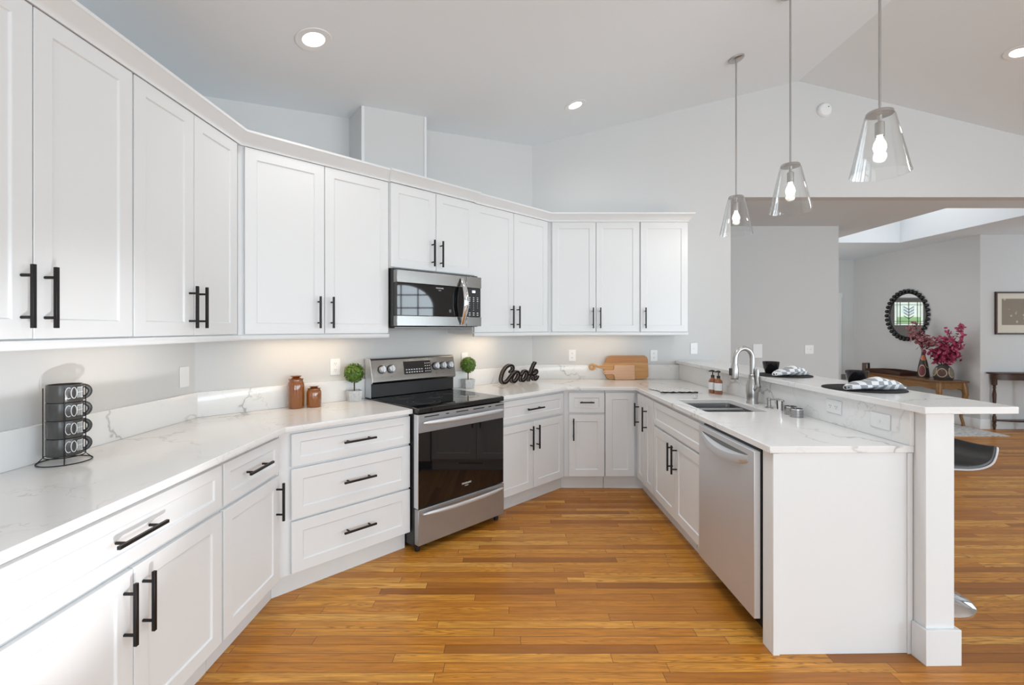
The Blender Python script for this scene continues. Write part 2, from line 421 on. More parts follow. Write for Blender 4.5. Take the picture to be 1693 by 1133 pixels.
    def build(s, name, mats, parent=None, bevel=0.0, seg=2, smooth=None, at=None, solid=0.0):
        if not isinstance(mats, (list, tuple)): mats = [mats]
        bmesh.ops.recalc_face_normals(s.bm, faces=s.bm.faces[:])
        me = bpy.data.meshes.new(name); s.bm.to_mesh(me); s.bm.free()
        for m in mats: me.materials.append(M[m] if isinstance(m, str) else m)
        if smooth is not None:
            for p in me.polygons: p.use_smooth = True
        me.set_sharp_from_angle(angle=math.radians(smooth or 50))
        o = bpy.data.objects.new(name, me); COL.objects.link(o)
        if parent is not None: o.parent = parent
        elif at is not None: place(o, *at)
        if solid:
            q = o.modifiers.new('thickness', 'SOLIDIFY'); q.thickness = solid; q.offset = 0
        if bevel:
            q = o.modifiers.new('bevel', 'BEVEL'); q.width = bevel; q.segments = seg; q.limit_method = 'ANGLE'; q.angle_limit = math.radians(40)
        return o

def place(o, frame, x=0, y=0, z=0, rz=0):
    m = FR[frame] @ T(x, y, z) @ RZ(rz)
    o.location = m.to_translation(); o.rotation_euler = m.to_euler()
def tag(o, label, cat, group=None):
    o['label'] = label; o['category'] = cat
    if group: o['group'] = group
    return o
def thing(name, label, cat, at, group=None):
    o = bpy.data.objects.new(name, None); COL.objects.link(o); o.empty_display_size = 0.05
    place(o, *at); return tag(o, label, cat, group)
def struct(o): o['kind'] = 'structure'; return o
def copy_tree(o, parent=None):
    c = o.copy(); COL.objects.link(c)
    if parent is not None: c.parent = parent
    for ch in list(o.children): copy_tree(ch, c)
    return c
def tp(frame, x, y, z=0): return FR[frame] @ Vector((x, y, z))

# ---------------------------------------------------------------- room shell
EAVE = lambda x: 3.966-0.245*(2.93-x) if x <= 2.93 else 3.966-0.245*(x-2.93)
XR, YREAR, HZ = 7.7, -4.2, 2.779
b = MB().box(-2.6, 9.6, -4.7, 9.7, -0.06, 0); struct(b.build('floor', 'floor'))
b = MB(); b.box(LX-0.15, LX, YREAR, DY, 0, EAVE(LX)+0.02); struct(b.build('wall_left', 'wall'))
b = MB()
b.prism([(0, 0), (DL, 0), (DL, 0.15), (0, 0.15)], 0, 3.29)
o = b.build('wall_diagonal', 'wall', at=('diag',)); struct(o)
for v in o.data.vertices:            # follow the slope of the ceiling
    if v.co.z > 1: v.co.z = EAVE((o.matrix_basis @ v.co).x)+0.01
JX = 2.238
b = MB().extr([(0.21, 0), (JX, 0), (JX, HZ), (XR, HZ), (XR, EAVE(XR)+0.02), (2.93, 3.98), (0.21, EAVE(0.21)+0.02)], BY, BY+0.13)
struct(b.build('wall_back', 'wall'))
b = MB()
for pts in ([(LX-0.15, EAVE(LX-0.15)), (2.93, 3.966), (2.93, 4.09), (LX-0.15, EAVE(LX-0.15)+0.12)], [(2.93, 3.966), (XR+0.2, EAVE(XR+0.2)), (XR+0.2, EAVE(XR+0.2)+0.12), (2.93, 4.09)]):
    b.extr(pts, YREAR-0.15, BY+0.13)
struct(b.build('ceiling', 'ceil'))
# dining hall beyond the opening
HX1 = 9.0
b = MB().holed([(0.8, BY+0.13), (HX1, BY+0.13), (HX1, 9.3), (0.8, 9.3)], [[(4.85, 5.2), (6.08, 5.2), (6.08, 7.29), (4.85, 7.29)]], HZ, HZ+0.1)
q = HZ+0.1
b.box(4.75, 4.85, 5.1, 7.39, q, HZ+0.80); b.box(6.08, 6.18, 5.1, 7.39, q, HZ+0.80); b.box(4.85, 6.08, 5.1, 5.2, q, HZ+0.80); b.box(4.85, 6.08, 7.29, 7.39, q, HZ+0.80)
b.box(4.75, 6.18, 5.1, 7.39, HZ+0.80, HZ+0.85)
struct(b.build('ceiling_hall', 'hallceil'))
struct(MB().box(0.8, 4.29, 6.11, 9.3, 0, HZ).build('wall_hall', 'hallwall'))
struct(MB().box(0.7, 0.8, BY+0.13, 6.3, 0, HZ).build('wall_passage', 'wall'))
DX0, DX1 = 5.13, 6.05
struct(MB().extr([(4.29, 0), (DX0, 0), (DX0, 2.04), (DX1, 2.04), (DX1, 0), (6.82, 0), (6.82, HZ), (4.29, HZ)], 9.12, 9.3).build('wall_entry', 'wall'))
struct(MB().box(6.7, 6.82, 6.66, 9.12, 0, HZ).build('wall_console', 'wall'))
struct(MB().box(6.82, HX1, 6.66, 6.78, 0, HZ).build('wall_dining', 'wall'))
struct(MB().box(HX1, HX1+0.1, BY+0.13, 6.78, 0, HZ).build('wall_dining_end', 'wall'))
struct(MB().extx([(6.66, 0), (6.645, 0), (6.645, 0.125), (6.652, 0.136), (6.66, 0.136)], 6.70, HX1).build('baseboard_dining', 'trim'))
struct(MB().extr([(6.70, 0), (6.685, 0), (6.685, 0.125), (6.692, 0.136), (6.70, 0.136)], 6.645, 9.12).build('baseboard_console', 'trim'))
# outer walls with windows
def ysw(m): return m
b = MB(); holes = []
for i, (a, c) in enumerate(RIGHT_WINS):
    if i == 1:
        n = 14; h = [(a, 0.65), (c, 0.65), (c, 1.95)]+[((a+c)/2+(c-a)/2*math.cos(PI*k/n), 1.95+0.62*math.sin(PI*k/n)) for k in range(1, n)]+[(a, 1.95)]
    else: h = [(a, 0.65), (c, 0.65), (c, 2.5), (a, 2.5)]
    holes.append(h)
b.holed([(YREAR, 0), (BY+0.0, 0), (BY+0.0, EAVE(XR)), (YREAR, EAVE(XR))], holes, 0, 0.15)
b.xf(Matrix(((0, 0, 1, XR), (1, 0, 0, 0), (0, 1, 0, 0), (0, 0, 0, 1)))); struct(b.build('wall_right', 'wall'))
b = MB()
b.holed([(LX-0.15, 0), (XR+0.15, 0), (XR+0.15, EAVE(XR+0.15)), (2.93, 3.97), (LX-0.15, EAVE(LX-0.15))], [[(a, 0.4), (c, 0.4), (c, 2.5), (a, 2.5)] for a, c in REAR_WINS], 0, 0.15)
b.xf(Matrix(((1, 0, 0, 0), (0, 0, -1, YREAR), (0, 1, 0, 0), (0, 0, 0, 1)))); struct(b.build('wall_rear', 'wall'))
wn = 0
def window(mat, a, c, z0, z1, cols, rows, arch=False):
    global wn; wn += 1
    f = MB(); mu = MB(); pn = MB(); w = 0.05
    f.box(a, a+w, 0.02, 0.12, z0, z1); f.box(c-w, c, 0.02, 0.12, z0, z1); f.box(a, c, 0.02, 0.12, z0, z0+w)
    top = z1
    if arch:
        f.tube([((a+c)/2-(c-a-w)/2*math.cos(PI*k/20), 0.07, z1+0.6*math.sin(PI*k/20)) for k in range(21)], 0.03, 6); top = z1+0.6
    else: f.box(a, c, 0.02, 0.12, z1-w, z1)
    for k in range(1, cols):
        x = a+(c-a)*k/cols; t = top
        if arch: t = z1+0.6*math.sqrt(max(0, 1-((x-(a+c)/2)/((c-a)/2))**2))
        mu.box(x-0.016, x+0.016, 0.05, 0.09, z0, t)
    for k in range(1, rows+(2 if arch else 0)):
        z = z0+(z1-z0)*k/rows
        if z < top-0.1:
            h = (c-a)/2
            if z > z1: h *= math.sqrt(max(0, 1-((z-z1)/0.6)**2))
            mu.box((a+c)/2-h, (a+c)/2+h, 0.05, 0.09, z-0.016, z+0.016)
    pn.quad((a, 0.07, z0), (c, 0.07, z0), (c, 0.07, z1), (a, 0.07, z1))
    for m_ in (f, mu, pn): m_.xf(mat)
    root = struct(f.build('window_%d' % wn, 'trim'))
    mu.build('muntin', 'trim', root); pn.build('pane', 'pane', root)
RM = Matrix(((0, 1, 0, XR), (1, 0, 0, 0), (0, 0, 1, 0), (0, 0, 0, 1)))
for i, (a, c) in enumerate(RIGHT_WINS): window(RM, a, c, 0.65, 1.95 if i == 1 else 2.5, 4, 4, i == 1)
QM = Matrix(((1, 0, 0, 0), (0, -1, 0, YREAR), (0, 0, 1, 0), (0, 0, 0, 1)))
for (a, c) in REAR_WINS: window(QM, a, c, 0.4, 2.5, 4, 4)
# boxed chase rising from the cabinets to the ceiling
ch = MB(); sx0, sx1 = 0.94, 1.482
ch.prism([(sx0, 0), (sx1, 0), (sx1, -0.182), (sx0, -0.182)], 2.4505, 3.4)
o = ch.build('wall_chase', 'wall', at=('diag',), bevel=0.004); struct(o)
for v in o.data.vertices:
    if v.co.z > 3: v.co.z = EAVE((o.matrix_basis @ v.co).x)+0.005
ct = MB()
for s_ in (sx0, sx1-0.022): ct.box(s_, s_+0.022, -0.188, -0.1825, 2.45, 3.4)
o = ct.build('trim_1', 'trim', at=('diag',), bevel=0.002); struct(o)
for v in o.data.vertices:
    if v.co.z > 3: v.co.z = EAVE((o.matrix_basis @ v.co).x)-0.004
# front door with leaded glass (seen in the round mirror) and its casing
b = MB(); y0, y1 = 9.13, 9.18
b.box(DX0, DX1, y0, y1, 0.01, 1.50); b.box(DX0, DX1, y0, y1, 1.95, 2.03); b.box(DX0, 5.30, y0, y1, 1.5, 1.95); b.box(5.88, DX1, y0, y1, 1.5, 1.95)
door = struct(b.build('door_1', 'casing_dark'))
b = MB()
for x_, w_ in ((DX0-0.09, 0.09), (DX1, 0.09), (6.36, 0.085)): b.box(x_, x_+w_, 9.10, 9.12, 0, 2.05)
b.box(DX0-0.11, 6.46, 9.098, 9.12, 2.04, 2.13)
struct(b.build('trim_2', 'trim'))
b = MB(); b.box(5.30, 5.88, 9.15, 9.156, 1.5, 1.95); b.build('leaded_glass', 'st_white', door)
b = MB()
b.box(5.36, 5.82, 9.144, 9.149, 1.53, 1.66); b.build('green_glass', 'st_green', door)
b = MB()
for s_ in (-1, 1): b.extr([(5.59+s_*0.01, 1.70), (5.59+s_*0.11, 1.76), (5.59+s_*0.11, 1.88), (5.59+s_*0.01, 1.82)], 9.143, 9.149)
b.build('blue_glass', 'st_blue', door)
b = MB()
for x_ in (5.36, 5.42, 5.59, 5.76, 5.82): b.box(x_-0.004, x_+0.004, 9.138, 9.143, 1.5, 1.95)
for z_ in (1.53, 1.575, 1.90): b.box(5.30, 5.88, 9.138, 9.143, z_-0.004, z_+0.004)
for k in range(4):
    for s_ in (-1, 1): b.extr([(5.59, 1.62+k*0.06), (5.59+s_*0.1, 1.68+k*0.06), (5.59+s_*0.1, 1.69+k*0.06), (5.59, 1.63+k*0.06)], 9.137, 9.143)
b.build('came', 'lead', door)

# ---------------------------------------------------------------- cabinets
def pull(parent, x, z, yf, L, vert):
    b = MB(); h = L/2; q = 0.0055; so = 0.032
    if vert:
        b.box(x-q, x+q, yf-so-2*q, yf-so, z-h, z+h); pp = [(x, z-h*0.66), (x, z+h*0.66)]
    else:
        b.box(x-h, x+h, yf-so-2*q, yf-so, z-q, z+q); pp = [(x-h*0.66, z), (x+h*0.66, z)]
    b2 = MB.cyl
    for px, pz in pp:
        n0 = b.mark(); b.cyl((0, 0, 0), 0.005, so+0.002, 10)
        b.xf(T(px, yf, pz) @ Matrix.Rotation(PI/2, 4, 'X'), n0)
    return b.build('handle', 'black', parent, bevel=0.0008, seg=1)

def front(root, kind, x0, x1, z0, z1, yf, handle=None, th=0.02, M4=None):
    b = MB(); small = (z1-z0) < 0.23
    b.shaker(x0, x1, z0, z1, yf+th, yf, 0.046 if small else 0.06)
    d = b.build('drawer' if kind == 'drawer' else ('false_front' if kind == 'false' else 'door'), 'white', root, bevel=0.0018)
    if handle:
        v, hx, hz, L = handle
        pull(d, hx, hz, yf, L, v == 'v')
    if M4 is not None:
        d.location = M4.to_translation(); d.rotation_euler = M4.to_euler()
    return d

def cabinet(name, frame, x0, x1, label, fronts, upper=False, ml=False, mr=False, depth=None, z0=None, z1=None, hollow=False, toe=True, group=None):
    cx = (x0+x1)/2; w = (x1-x0)/2
    root = thing(name, label, 'cabinet', (frame, cx, 0, 0 if not upper else z0), group)
    base = 0 if not upper else z0
    D = depth or (0.328 if upper else 0.613)
    def poly(d):
        ext = d*T22
        # a mitred end runs out to the corner of the walls behind
        lb = -w if not ml else {'diag': 0, 'back': 0.21}[frame]-cx+0.001
        rb = w if not mr else {'diag': DL, 'left': DY}[frame]-cx-0.001
        p = [(lb, -0.001), (rb, -0.001), (w if not mr else rb-ext, -d), (-w if not ml else lb+ext, -d)]
        return p
    b = MB()
    if hollow:
        b.box(-w, -w+0.018, -D, -0.005, 0.115, CU-0.002); b.box(w-0.018, w, -D, -0.005, 0.115, CU-0.002)
        b.box(-w, w, -D, -0.005, 0.10, 0.115); b.box(-w, w, -0.02, -0.005, 0.115, 0.6); b.box(-w, w, -D, -D+0.018, 0.115, CU-0.002)
    else:
        b.prism(poly(D), (0.115 if not upper else z0)-base, (CU-0.002 if not upper else z1)-base)
    b.build('carcass', 'white', root, bevel=0.001, seg=1)
    if not upper and toe:
        MB().prism(poly(0.563), 0.0, 0.1145 if not hollow else 0.0995).build('toe_kick', 'white', root)
    for (k, a, c, za, zc, hd) in fronts:
        yf = -D-0.0205
        h2 = None
        if hd: h2 = (hd[0], hd[1]-cx, hd[2]-base, hd[3])
        front(root, k, a-cx, c-cx, za-base, zc-base, yf, h2)
    return root
ZD0, ZD1, ZT0, ZT1 = 0.125, 0.672, 0.690, 0.868     # door and drawer heights below the counter
UZ0, UZ1 = 1.400, 2.450                             # upper cabinets
def V(x, z, L=0.195): return ('v', x, z, L)
def Hh(x, z, L=0.2): return ('h', x, z, L)
uh = 1.536
# left wall (local x is the distance into the picture)
cabinet('upper_cabinet', 'left', 1.07, 1.838, 'tall two-door white upper cabinet above the stacked coffee mugs, nearest the camera',
        [('door', 1.073, 1.452, 1.405, 2.445, V(1.418, uh)), ('door', 1.456, 1.835, 1.405, 2.445, V(1.49, uh))], True, z0=UZ0, z1=UZ1, group='white upper cabinets')
cabinet('upper_cabinet', 'left', 1.840, 2.562, 'two-door white upper cabinet on the left wall that ends at the inside corner',
        [('door', 1.843, 2.189, 1.405, 2.445, V(2.158, uh)), ('door', 2.193, 2.535, 1.405, 2.445, V(2.226, uh))], True, z0=UZ0, z1=UZ1, mr=True, group='white upper cabinets')
cabinet('upper_cabinet', 'diag', 0.0, 1.059, 'wide two-door white upper cabinet left of the microwave',
        [('door', 0.167, 0.611, 1.405, 2.445, V(0.572, uh)), ('door', 0.615, 1.056, 1.405, 2.445, V(0.654, uh))], True, ml=True, z0=UZ0, z1=UZ1, group='white upper cabinets')
cabinet('upper_cabinet', 'diag', 1.061, 1.825, 'short two-door white cabinet directly above the microwave',
        [('door', 1.066, 1.441, 1.862, 2.442, V(1.405, 1.99)), ('door', 1.445, 1.820, 1.862, 2.442, V(1.481, 1.99))], True, depth=0.345, z0=1.856, z1=UZ1, group='white upper cabinets')
cabinet('upper_cabinet', 'diag', 1.827, DL, 'two-door white upper cabinet above the Cook sign, right of the microwave',
        [('door', 1.832, 2.281, 1.405, 2.445, V(2.245, uh)), ('door', 2.285, 2.735, 1.405, 2.445, V(2.321, uh))], True, mr=True, z0=UZ0, z1=UZ1, group='white upper cabinets')
cabinet('upper_cabinet', 'back', 0.352, 1.210, 'two-door white upper cabinet facing straight out from the back wall',
        [('door', 0.382, 0.797, 1.405, 2.445, V(0.768, uh)), ('door', 0.801, 1.209, 1.405, 2.445, V(0.836, uh))], True, z0=UZ0, z1=UZ1, ml=True, group='white upper cabinets')
cabinet('upper_cabinet', 'back', 1.212, 1.672, 'single-door white upper cabinet at the right end of the run',
        [('door', 1.222, 1.668, 1.405, 2.445, V(1.262, uh))], True, z0=UZ0, z1=UZ1, group='white upper cabinets')
# base cabinets
g_ = 'white base cabinets'
cabinet('base_cabinet', 'left', 1.03, 1.947, 'white base cabinet with one wide drawer over two doors, below the coffee mugs',
        [('drawer', 1.034, 1.943, ZT0, ZT1, Hh(1.487, 0.782, 0.2)), ('door', 1.034, 1.487, ZD0, ZD1, V(1.452, 0.545)), ('door', 1.491, 1.943, ZD0, ZD1, V(1.526, 0.545))], group=g_)
cabinet('base_cabinet', 'left', 1.949, 2.442, 'narrow white base cabinet with a drawer over a single door, beside the left inside corner',
        [('drawer', 1.956, 2.424, ZT0, ZT1, Hh(2.19, 0.782, 0.2)), ('door', 1.956, 2.424, ZD0, ZD1, V(2.392, 0.545))], mr=True, group=g_)
cabinet('base_cabinet', 'diag', 0.0, 1.050, 'white base cabinet of three stacked drawers, left of the range',
        [('drawer', 0.313, 1.046, 0.697, 0.872, Hh(0.69, 0.785)), ('drawer', 0.313, 1.046, 0.414, 0.683, Hh(0.69, 0.555)), ('drawer', 0.313, 1.046, ZD0, 0.402, Hh(0.69, 0.268))], ml=True, group=g_)
cabinet('base_cabinet', 'diag', 1.820, DL, 'white base cabinet with a drawer over two doors, right of the range',
        [('drawer', 1.826, 2.622, ZT0, ZT1, Hh(2.224, 0.782)), ('door', 1.826, 2.222, ZD0, ZD1, V(2.186, 0.545)), ('door', 2.226, 2.622, ZD0, ZD1, V(2.262, 0.545))], mr=True, group=g_)
cabinet('base_cabinet', 'back', 0.480, 0.8245, 'narrow white base cabinet with a small drawer over one door on the back wall',
        [('drawer', 0.506, 0.822, ZT0, ZT1, Hh(0.664, 0.785, 0.125)), ('door', 0.506, 0.822, ZD0, ZD1, V(0.545, 0.547))], ml=True, group=g_)
# corner cabinet: a full-height leaf on each side of the inside corner
root = thing('corner_cabinet', 'white corner base cabinet with two full-height doors meeting at the inside corner', 'cabinet', ('back', 0.828, 0, 0), g_)
PI_ = FR['back'].inverted() @ FR['pen']
def pb(x, y, dx=0.828): 
    v = PI_ @ Vector((x, y, 0)); return (v.x-dx, v.y)
b = MB(); b.prism([(0, -0.001), pb(0.001, -0.002), pb(0.868, -0.002), pb(0.868, -0.613), pb(0.6, -0.613), (pb(0.6, -0.613)[0], -0.613), (0, -0.613)], 0.115, CU-0.002)
b.build('carcass', 'white', root, bevel=0.001, seg=1)
b = MB(); b.prism([(0, -0.001), pb(0.001, -0.002), pb(0.868, -0.002), pb(0.868, -0.563), pb(0.565, -0.563), (0, -0.563)], 0, 0.1145); b.build('toe_kick', 'white', root)
front(root, 'door', 0.003, 0.262, ZD0, 0.868, -0.6335)
front(root, 'door', 0.660, 0.866, ZD0, 0.868, -0.6335, ('v', 0.708, 0.69, 0.2), M4=T(-0.828, 0) @ PI_)
cabinet('base_cabinet', 'pen', 0.872, 1.094, 'slim white single-door base cabinet between the corner and the sink cabinet',
        [('door', 0.876, 1.088, ZD0, 0.868, V(0.93, 0.69, 0.2))], group=g_)
cabinet('base_cabinet', 'pen', 1.096, 2.012, 'white sink base cabinet with a plain front over two doors, left of the dishwasher',
        [('false', 1.100, 2.006, ZT0, ZT1, None), ('door', 1.100, 1.552, ZD0, ZD1, V(1.514, 0.545)), ('door', 1.556, 2.006, ZD0, ZD1, V(1.592, 0.545))], hollow=True, group=g_)
# plain end panel of the peninsula
root = thing('end_panel', 'plain white end panel of the peninsula beside the dishwasher', 'panel', ('pen', 2.66, -0.31, 0))
b = MB().box(-0.037, 0.04, -0.3145, 0.308, 0, CU-0.001); b.build('panel', 'white', root, bevel=0.002)
for e0, e1 in ((-0.3145, -0.285), (0.285, 0.308)): MB().box(0.0402, 0.046, e0, e1, 0, CU-0.002).build('edge_strip', 'white', root, bevel=0.0015)
# knee wall carrying the raised bar
b = MB().box(0.002, 2.765, 0.001, 0.126, 0, 1.078); struct(b.build('wall_knee', 'white', at=('pen',), bevel=0.003))
b = MB().prism([(2.708, -0.0005), (2.708, -0.012), (2.781, -0.012), (2.781, 0.142), (0.1, 0.142), (0.1, 0.1265), (2.7655, 0.1265), (2.7655, -0.0005)], 0, 0.152)
struct(b.build('baseboard_knee', 'trim', at=('pen',), bevel=0.002))

# counters, splashes and bar top
def corner_pt(fa, da, fb, db):
    a0 = tp(fa, 0, -da); ad = (tp(fa, 1, -da)-a0); b0 = tp(fb, 0, -db); bd = (tp(fb, 1, -db)-b0)
    den = ad.x*bd.y-ad.y*bd.x; t = ((b0.x-a0.x)*bd.y-(b0.y-a0.y)*bd.x)/den
    q = a0+ad*t; return (q.x, q.y)
def p2(f, x, y): v = tp(f, x, y); return (v.x, v.y)
CD = 0.66
b = MB(); b.prism([p2('left', 1.0, -0.001), p2('left', 1.0, -CD), corner_pt('left', CD, 'diag', CD), p2('diag', 1.050, -CD), p2('diag', 1.050, -0.001), corner_pt('left', 0.001, 'diag', 0.001)], CU, CT)
tag(b.build('countertop', 'quartz', bevel=0.003), 'white veined quartz countertop under the mugs and jars, left of the range', 'countertop')
SK = (1.365, 1.865, -0.55, -0.165)
def rr(x0, x1, y0, y1, r, n=5):
    P_ = []
    for cx, cy, a in ((x1-r, y1-r, 0), (x0+r, y1-r, 1), (x0+r, y0+r, 2), (x1-r, y0+r, 3)):
        for k in range(n+1): P_.append((cx+r*math.cos(PI/2*(a+k/n)), cy+r*math.sin(PI/2*(a+k/n))))
    return P_
hole = [p2('pen', x, y) for x, y in rr(SK[0], SK[1], SK[2], SK[3], 0.02)]
PE = 2.712
b = MB(); b.holed([p2('diag', 1.818, -0.001), p2('diag', 1.818, -CD), corner_pt('diag', CD, 'back', CD), corner_pt('back', CD, 'pen', 0.643), p2('pen', PE, -0.643), p2('pen', PE, -0.001), corner_pt('pen', 0.001, 'back', 0.001), corner_pt('back', 0.001, 'diag', 0.001)], [hole], CU, CT)
tag(b.build('countertop', 'quartz', bevel=0.003), 'white veined quartz countertop running from the range round to the sink', 'countertop')
SZ = 1.066
b = MB(); b.prism([p2('left', 1.0, -0.0005), p2('left', 1.0, -0.021), corner_pt('left', 0.021, 'diag', 0.021), p2('diag', 1.054, -0.021), p2('diag', 1.054, -0.0005), corner_pt('left', 0.0005, 'diag', 0.0005)], CT+0.0005, SZ)
tag(b.build('backsplash', 'quartz', bevel=0.002), 'low quartz backsplash behind the coffee mugs and jars', 'backsplash')
b = MB(); b.prism([p2('diag', 1.814, -0.0005), p2('diag', 1.814, -0.021), corner_pt('diag', 0.021, 'back', 0.021), corner_pt('back', 0.021, 'pen', 0.0215), corner_pt('back', 0.0005, 'pen', 0.0215), corner_pt('back', 0.0005, 'diag', 0.0005)], CT+0.0005, SZ)
tag(b.build('backsplash', 'quartz', bevel=0.002), 'low quartz backsplash behind the Cook sign and cutting boards', 'backsplash')
b = MB().box(0.003, PE, -0.021, -0.0005, CT+0.0005, 1.0795)
tag(b.build('backsplash', 'quartz', at=('pen',), bevel=0.002), 'tall quartz backsplash behind the faucet, under the raised bar', 'backsplash')
b = MB().box(0.003, 2.822, -0.055, 0.345, 1.08, 1.11)
tag(b.build('bar_counter', 'quartz', at=('pen',), bevel=0.003), 'raised white quartz bar top holding the placemats', 'countertop')

# crown moulding and light rail follow the upper cabinets round the room
def sweep(prof, D, jog, end):
    rows = []
    for e, z in prof:
        d = D+e; q = []
        q.append(p2('left', 1.07, -d)); q.append(corner_pt('left', d, 'diag', d))
        if jog:
            q += [p2('diag', 1.061-e*0.4, -d), p2('diag', 1.061-e*0.4, -d-0.017), p2('diag', 1.825+e*0.4, -d-0.017), p2('diag', 1.825+e*0.4, -d)]
        q.append(corner_pt('diag', d, 'back', d)); q.append((end+e, BY-d)); q.append((end+e, BY-0.001))
        rows.append([(x, y, z) for x, y in q])
    return [list(r) for r in zip(*rows)]
b = MB(); b.loft(sweep([(-0.02, 2.452), (0.001, 2.447), (0.006, 2.447), (0.006, 2.459), (0.014, 2.467), (0.043, 2.508), (0.050, 2.512), (0.050, 2.525), (-0.02, 2.525)], 0.349, True, 1.672), True, True, False)
tag(b.build('crown_molding', 'trim'), 'white crown moulding running along the tops of all the upper cabinets', 'moulding')
def rail(segs, label):
    b = MB()
    for s_ in segs: b.loft(s_, True, True, False)
    return tag(b.build('light_rail', 'trim', bevel=0.0015, seg=1), label, 'moulding', 'light rails under the upper cabinets')
def railrows(pts_of_d, dd=((0.0, 1.3995), (0.0, 1.376), (-0.006, 1.37), (-0.022, 1.37), (-0.022, 1.3995))):
    rows = [[(x, y, z) for x, y in pts_of_d(0.354+e)] for e, z in dd]
    return [list(r) for r in zip(*rows)]
rail([railrows(lambda d: [p2('left', 1.07, -d), corner_pt('left', d, 'diag', d), p2('diag', 1.0605, -d)])], 'white light rail under the upper cabinets left of the microwave')
rail([railrows(lambda d: [p2('diag', 1.826, -d), corner_pt('diag', d, 'back', d), (1.668+(d-0.35), BY-d), (1.668+(d-0.35), BY-0.002)])], 'white light rail under the upper cabinets right of the microwave')
for (f, x, w_, p) in (('left', 2.05, 0.5, 1.0), ('diag', 0.62, 0.6, 3.0), ('diag', 2.12, 0.45, 2.6), ('back', 0.80, 0.7, 2.0)):
    l = light('under_cabinet_light', 'AREA', tp(f, x, -0.16, 1.39), p, WARM, shape='RECTANGLE', size=w_, size_y=0.03)
    l.rotation_euler = (FR[f].to_euler())

# ---------------------------------------------------------------- range
R0, R1 = 1.056, 1.812
rc = (R0+R1)/2; hw = (R1-R0)/2
root = thing('range', 'freestanding stainless steel electric range with black glass cooktop', 'oven', ('diag', rc, 0, 0))
b = MB(); b.box(-hw, hw, -0.665, -0.03, 0.035, 0.893); b.build('body', 'blackplastic', root, bevel=0.002)
for fx in (-hw+0.03, hw-0.03):
    for fy in (-0.655, -0.09): MB().cyl((fx, fy, 0), 0.018, 0.0345, 14).build('foot', 'blackplastic', root)
b = MB(); b.box(-hw-0.001, hw+0.001, -0.712, -0.04, 0.8935, 0.929); b.build('cooktop', 'blackglass', root, bevel=0.006, seg=3)
for (bx, by, br) in ((-0.19, -0.50, 0.115), (0.19, -0.50, 0.095), (-0.19, -0.235, 0.08), (0.19, -0.235, 0.105), (0, -0.36, 0.06)):
    b = MB()
    for q in (br, br*0.66): b.lathe([(q-0.0012, 0.9292), (q+0.0012, 0.9292), (q+0.0012, 0.9297), (q-0.0012, 0.9297)], (bx, by, 0), 40)
    b.build('burner_ring', 'printgrey', root)
# back guard: black riser, slanted stainless control panel
b = MB(); b.extx([(-0.03, 0.93), (-0.105, 0.93), (-0.105, 1.03), (-0.03, 1.03)], -hw+0.004, hw-0.004); b.build('riser', 'blackplastic', root, bevel=0.004)
b = MB(); b.extx([(-0.03, 1.03), (-0.118, 1.03), (-0.132, 1.045), (-0.098, 1.205), (-0.085, 1.214), (-0.03, 1.214)], -hw, hw)
panel = b.build('control_panel', 'steel', root, bevel=0.003)
b = MB(); b.extx([(-0.028, 0.93), (-0.108, 0.93), (-0.108, 1.03), (-0.120, 1.032), (-0.134, 1.045), (-0.100, 1.207), (-0.086, 1.216), (-0.028, 1.216)], -hw-0.006, -hw-0.0005); b.build('side_cap', 'steel_light', panel, bevel=0.002)
ang = math.atan2(0.034, 0.16)
def on_panel(t, v):           # t along the panel 0..1, v up its slope 0..1
    y = -0.132+0.034*v; z = 1.045+0.16*v
    return T(-hw+2*hw*t, y, z) @ Matrix.Rotation(PI/2-ang, 4, 'X')
b = MB(); b.box(-0.123, 0.123, -0.05, 0.05, 0, 0.002); b.xf(on_panel(0.518, 0.55)); disp = b.build('display', 'blackglass', panel)
keys = [(-0.108+i*0.023, -0.095+i*0.023, -0.038+j*0.02) for i in range(7) for j in range(2)]+[(0.068+i*0.019, 0.076+i*0.019, -0.038+j*0.021) for i in range(3) for j in range(4)]
for e0, e1, e2 in keys: MB().box(e0, e1, e2, e2+0.007, 0.0021, 0.0026).xf(on_panel(0.518, 0.55)).build('key', 'printwhite', disp)
for t in (0.105, 0.205, 0.7435, 0.836, 0.928):
    b = MB(); b.cur = 1; b.cyl((0, 0, 0), 0.031, 0.006, 24); b.cur = 0; b.lathe([(0.025, 0.006), (0.023, 0.03), (0.021, 0.033), (0, 0.033)], (0, 0, 0), 24)
    b.box(-0.006, 0.006, -0.023, 0.023, 0.03, 0.042); b.xf(on_panel(t, 0.55)); b.build('knob', ['steel_light', 'blackplastic'], panel, smooth=35)
    b = MB(); b.text('OFF', 0.009, on_panel(t, 0.2)); b.build('knob_print', 'printgrey', panel)
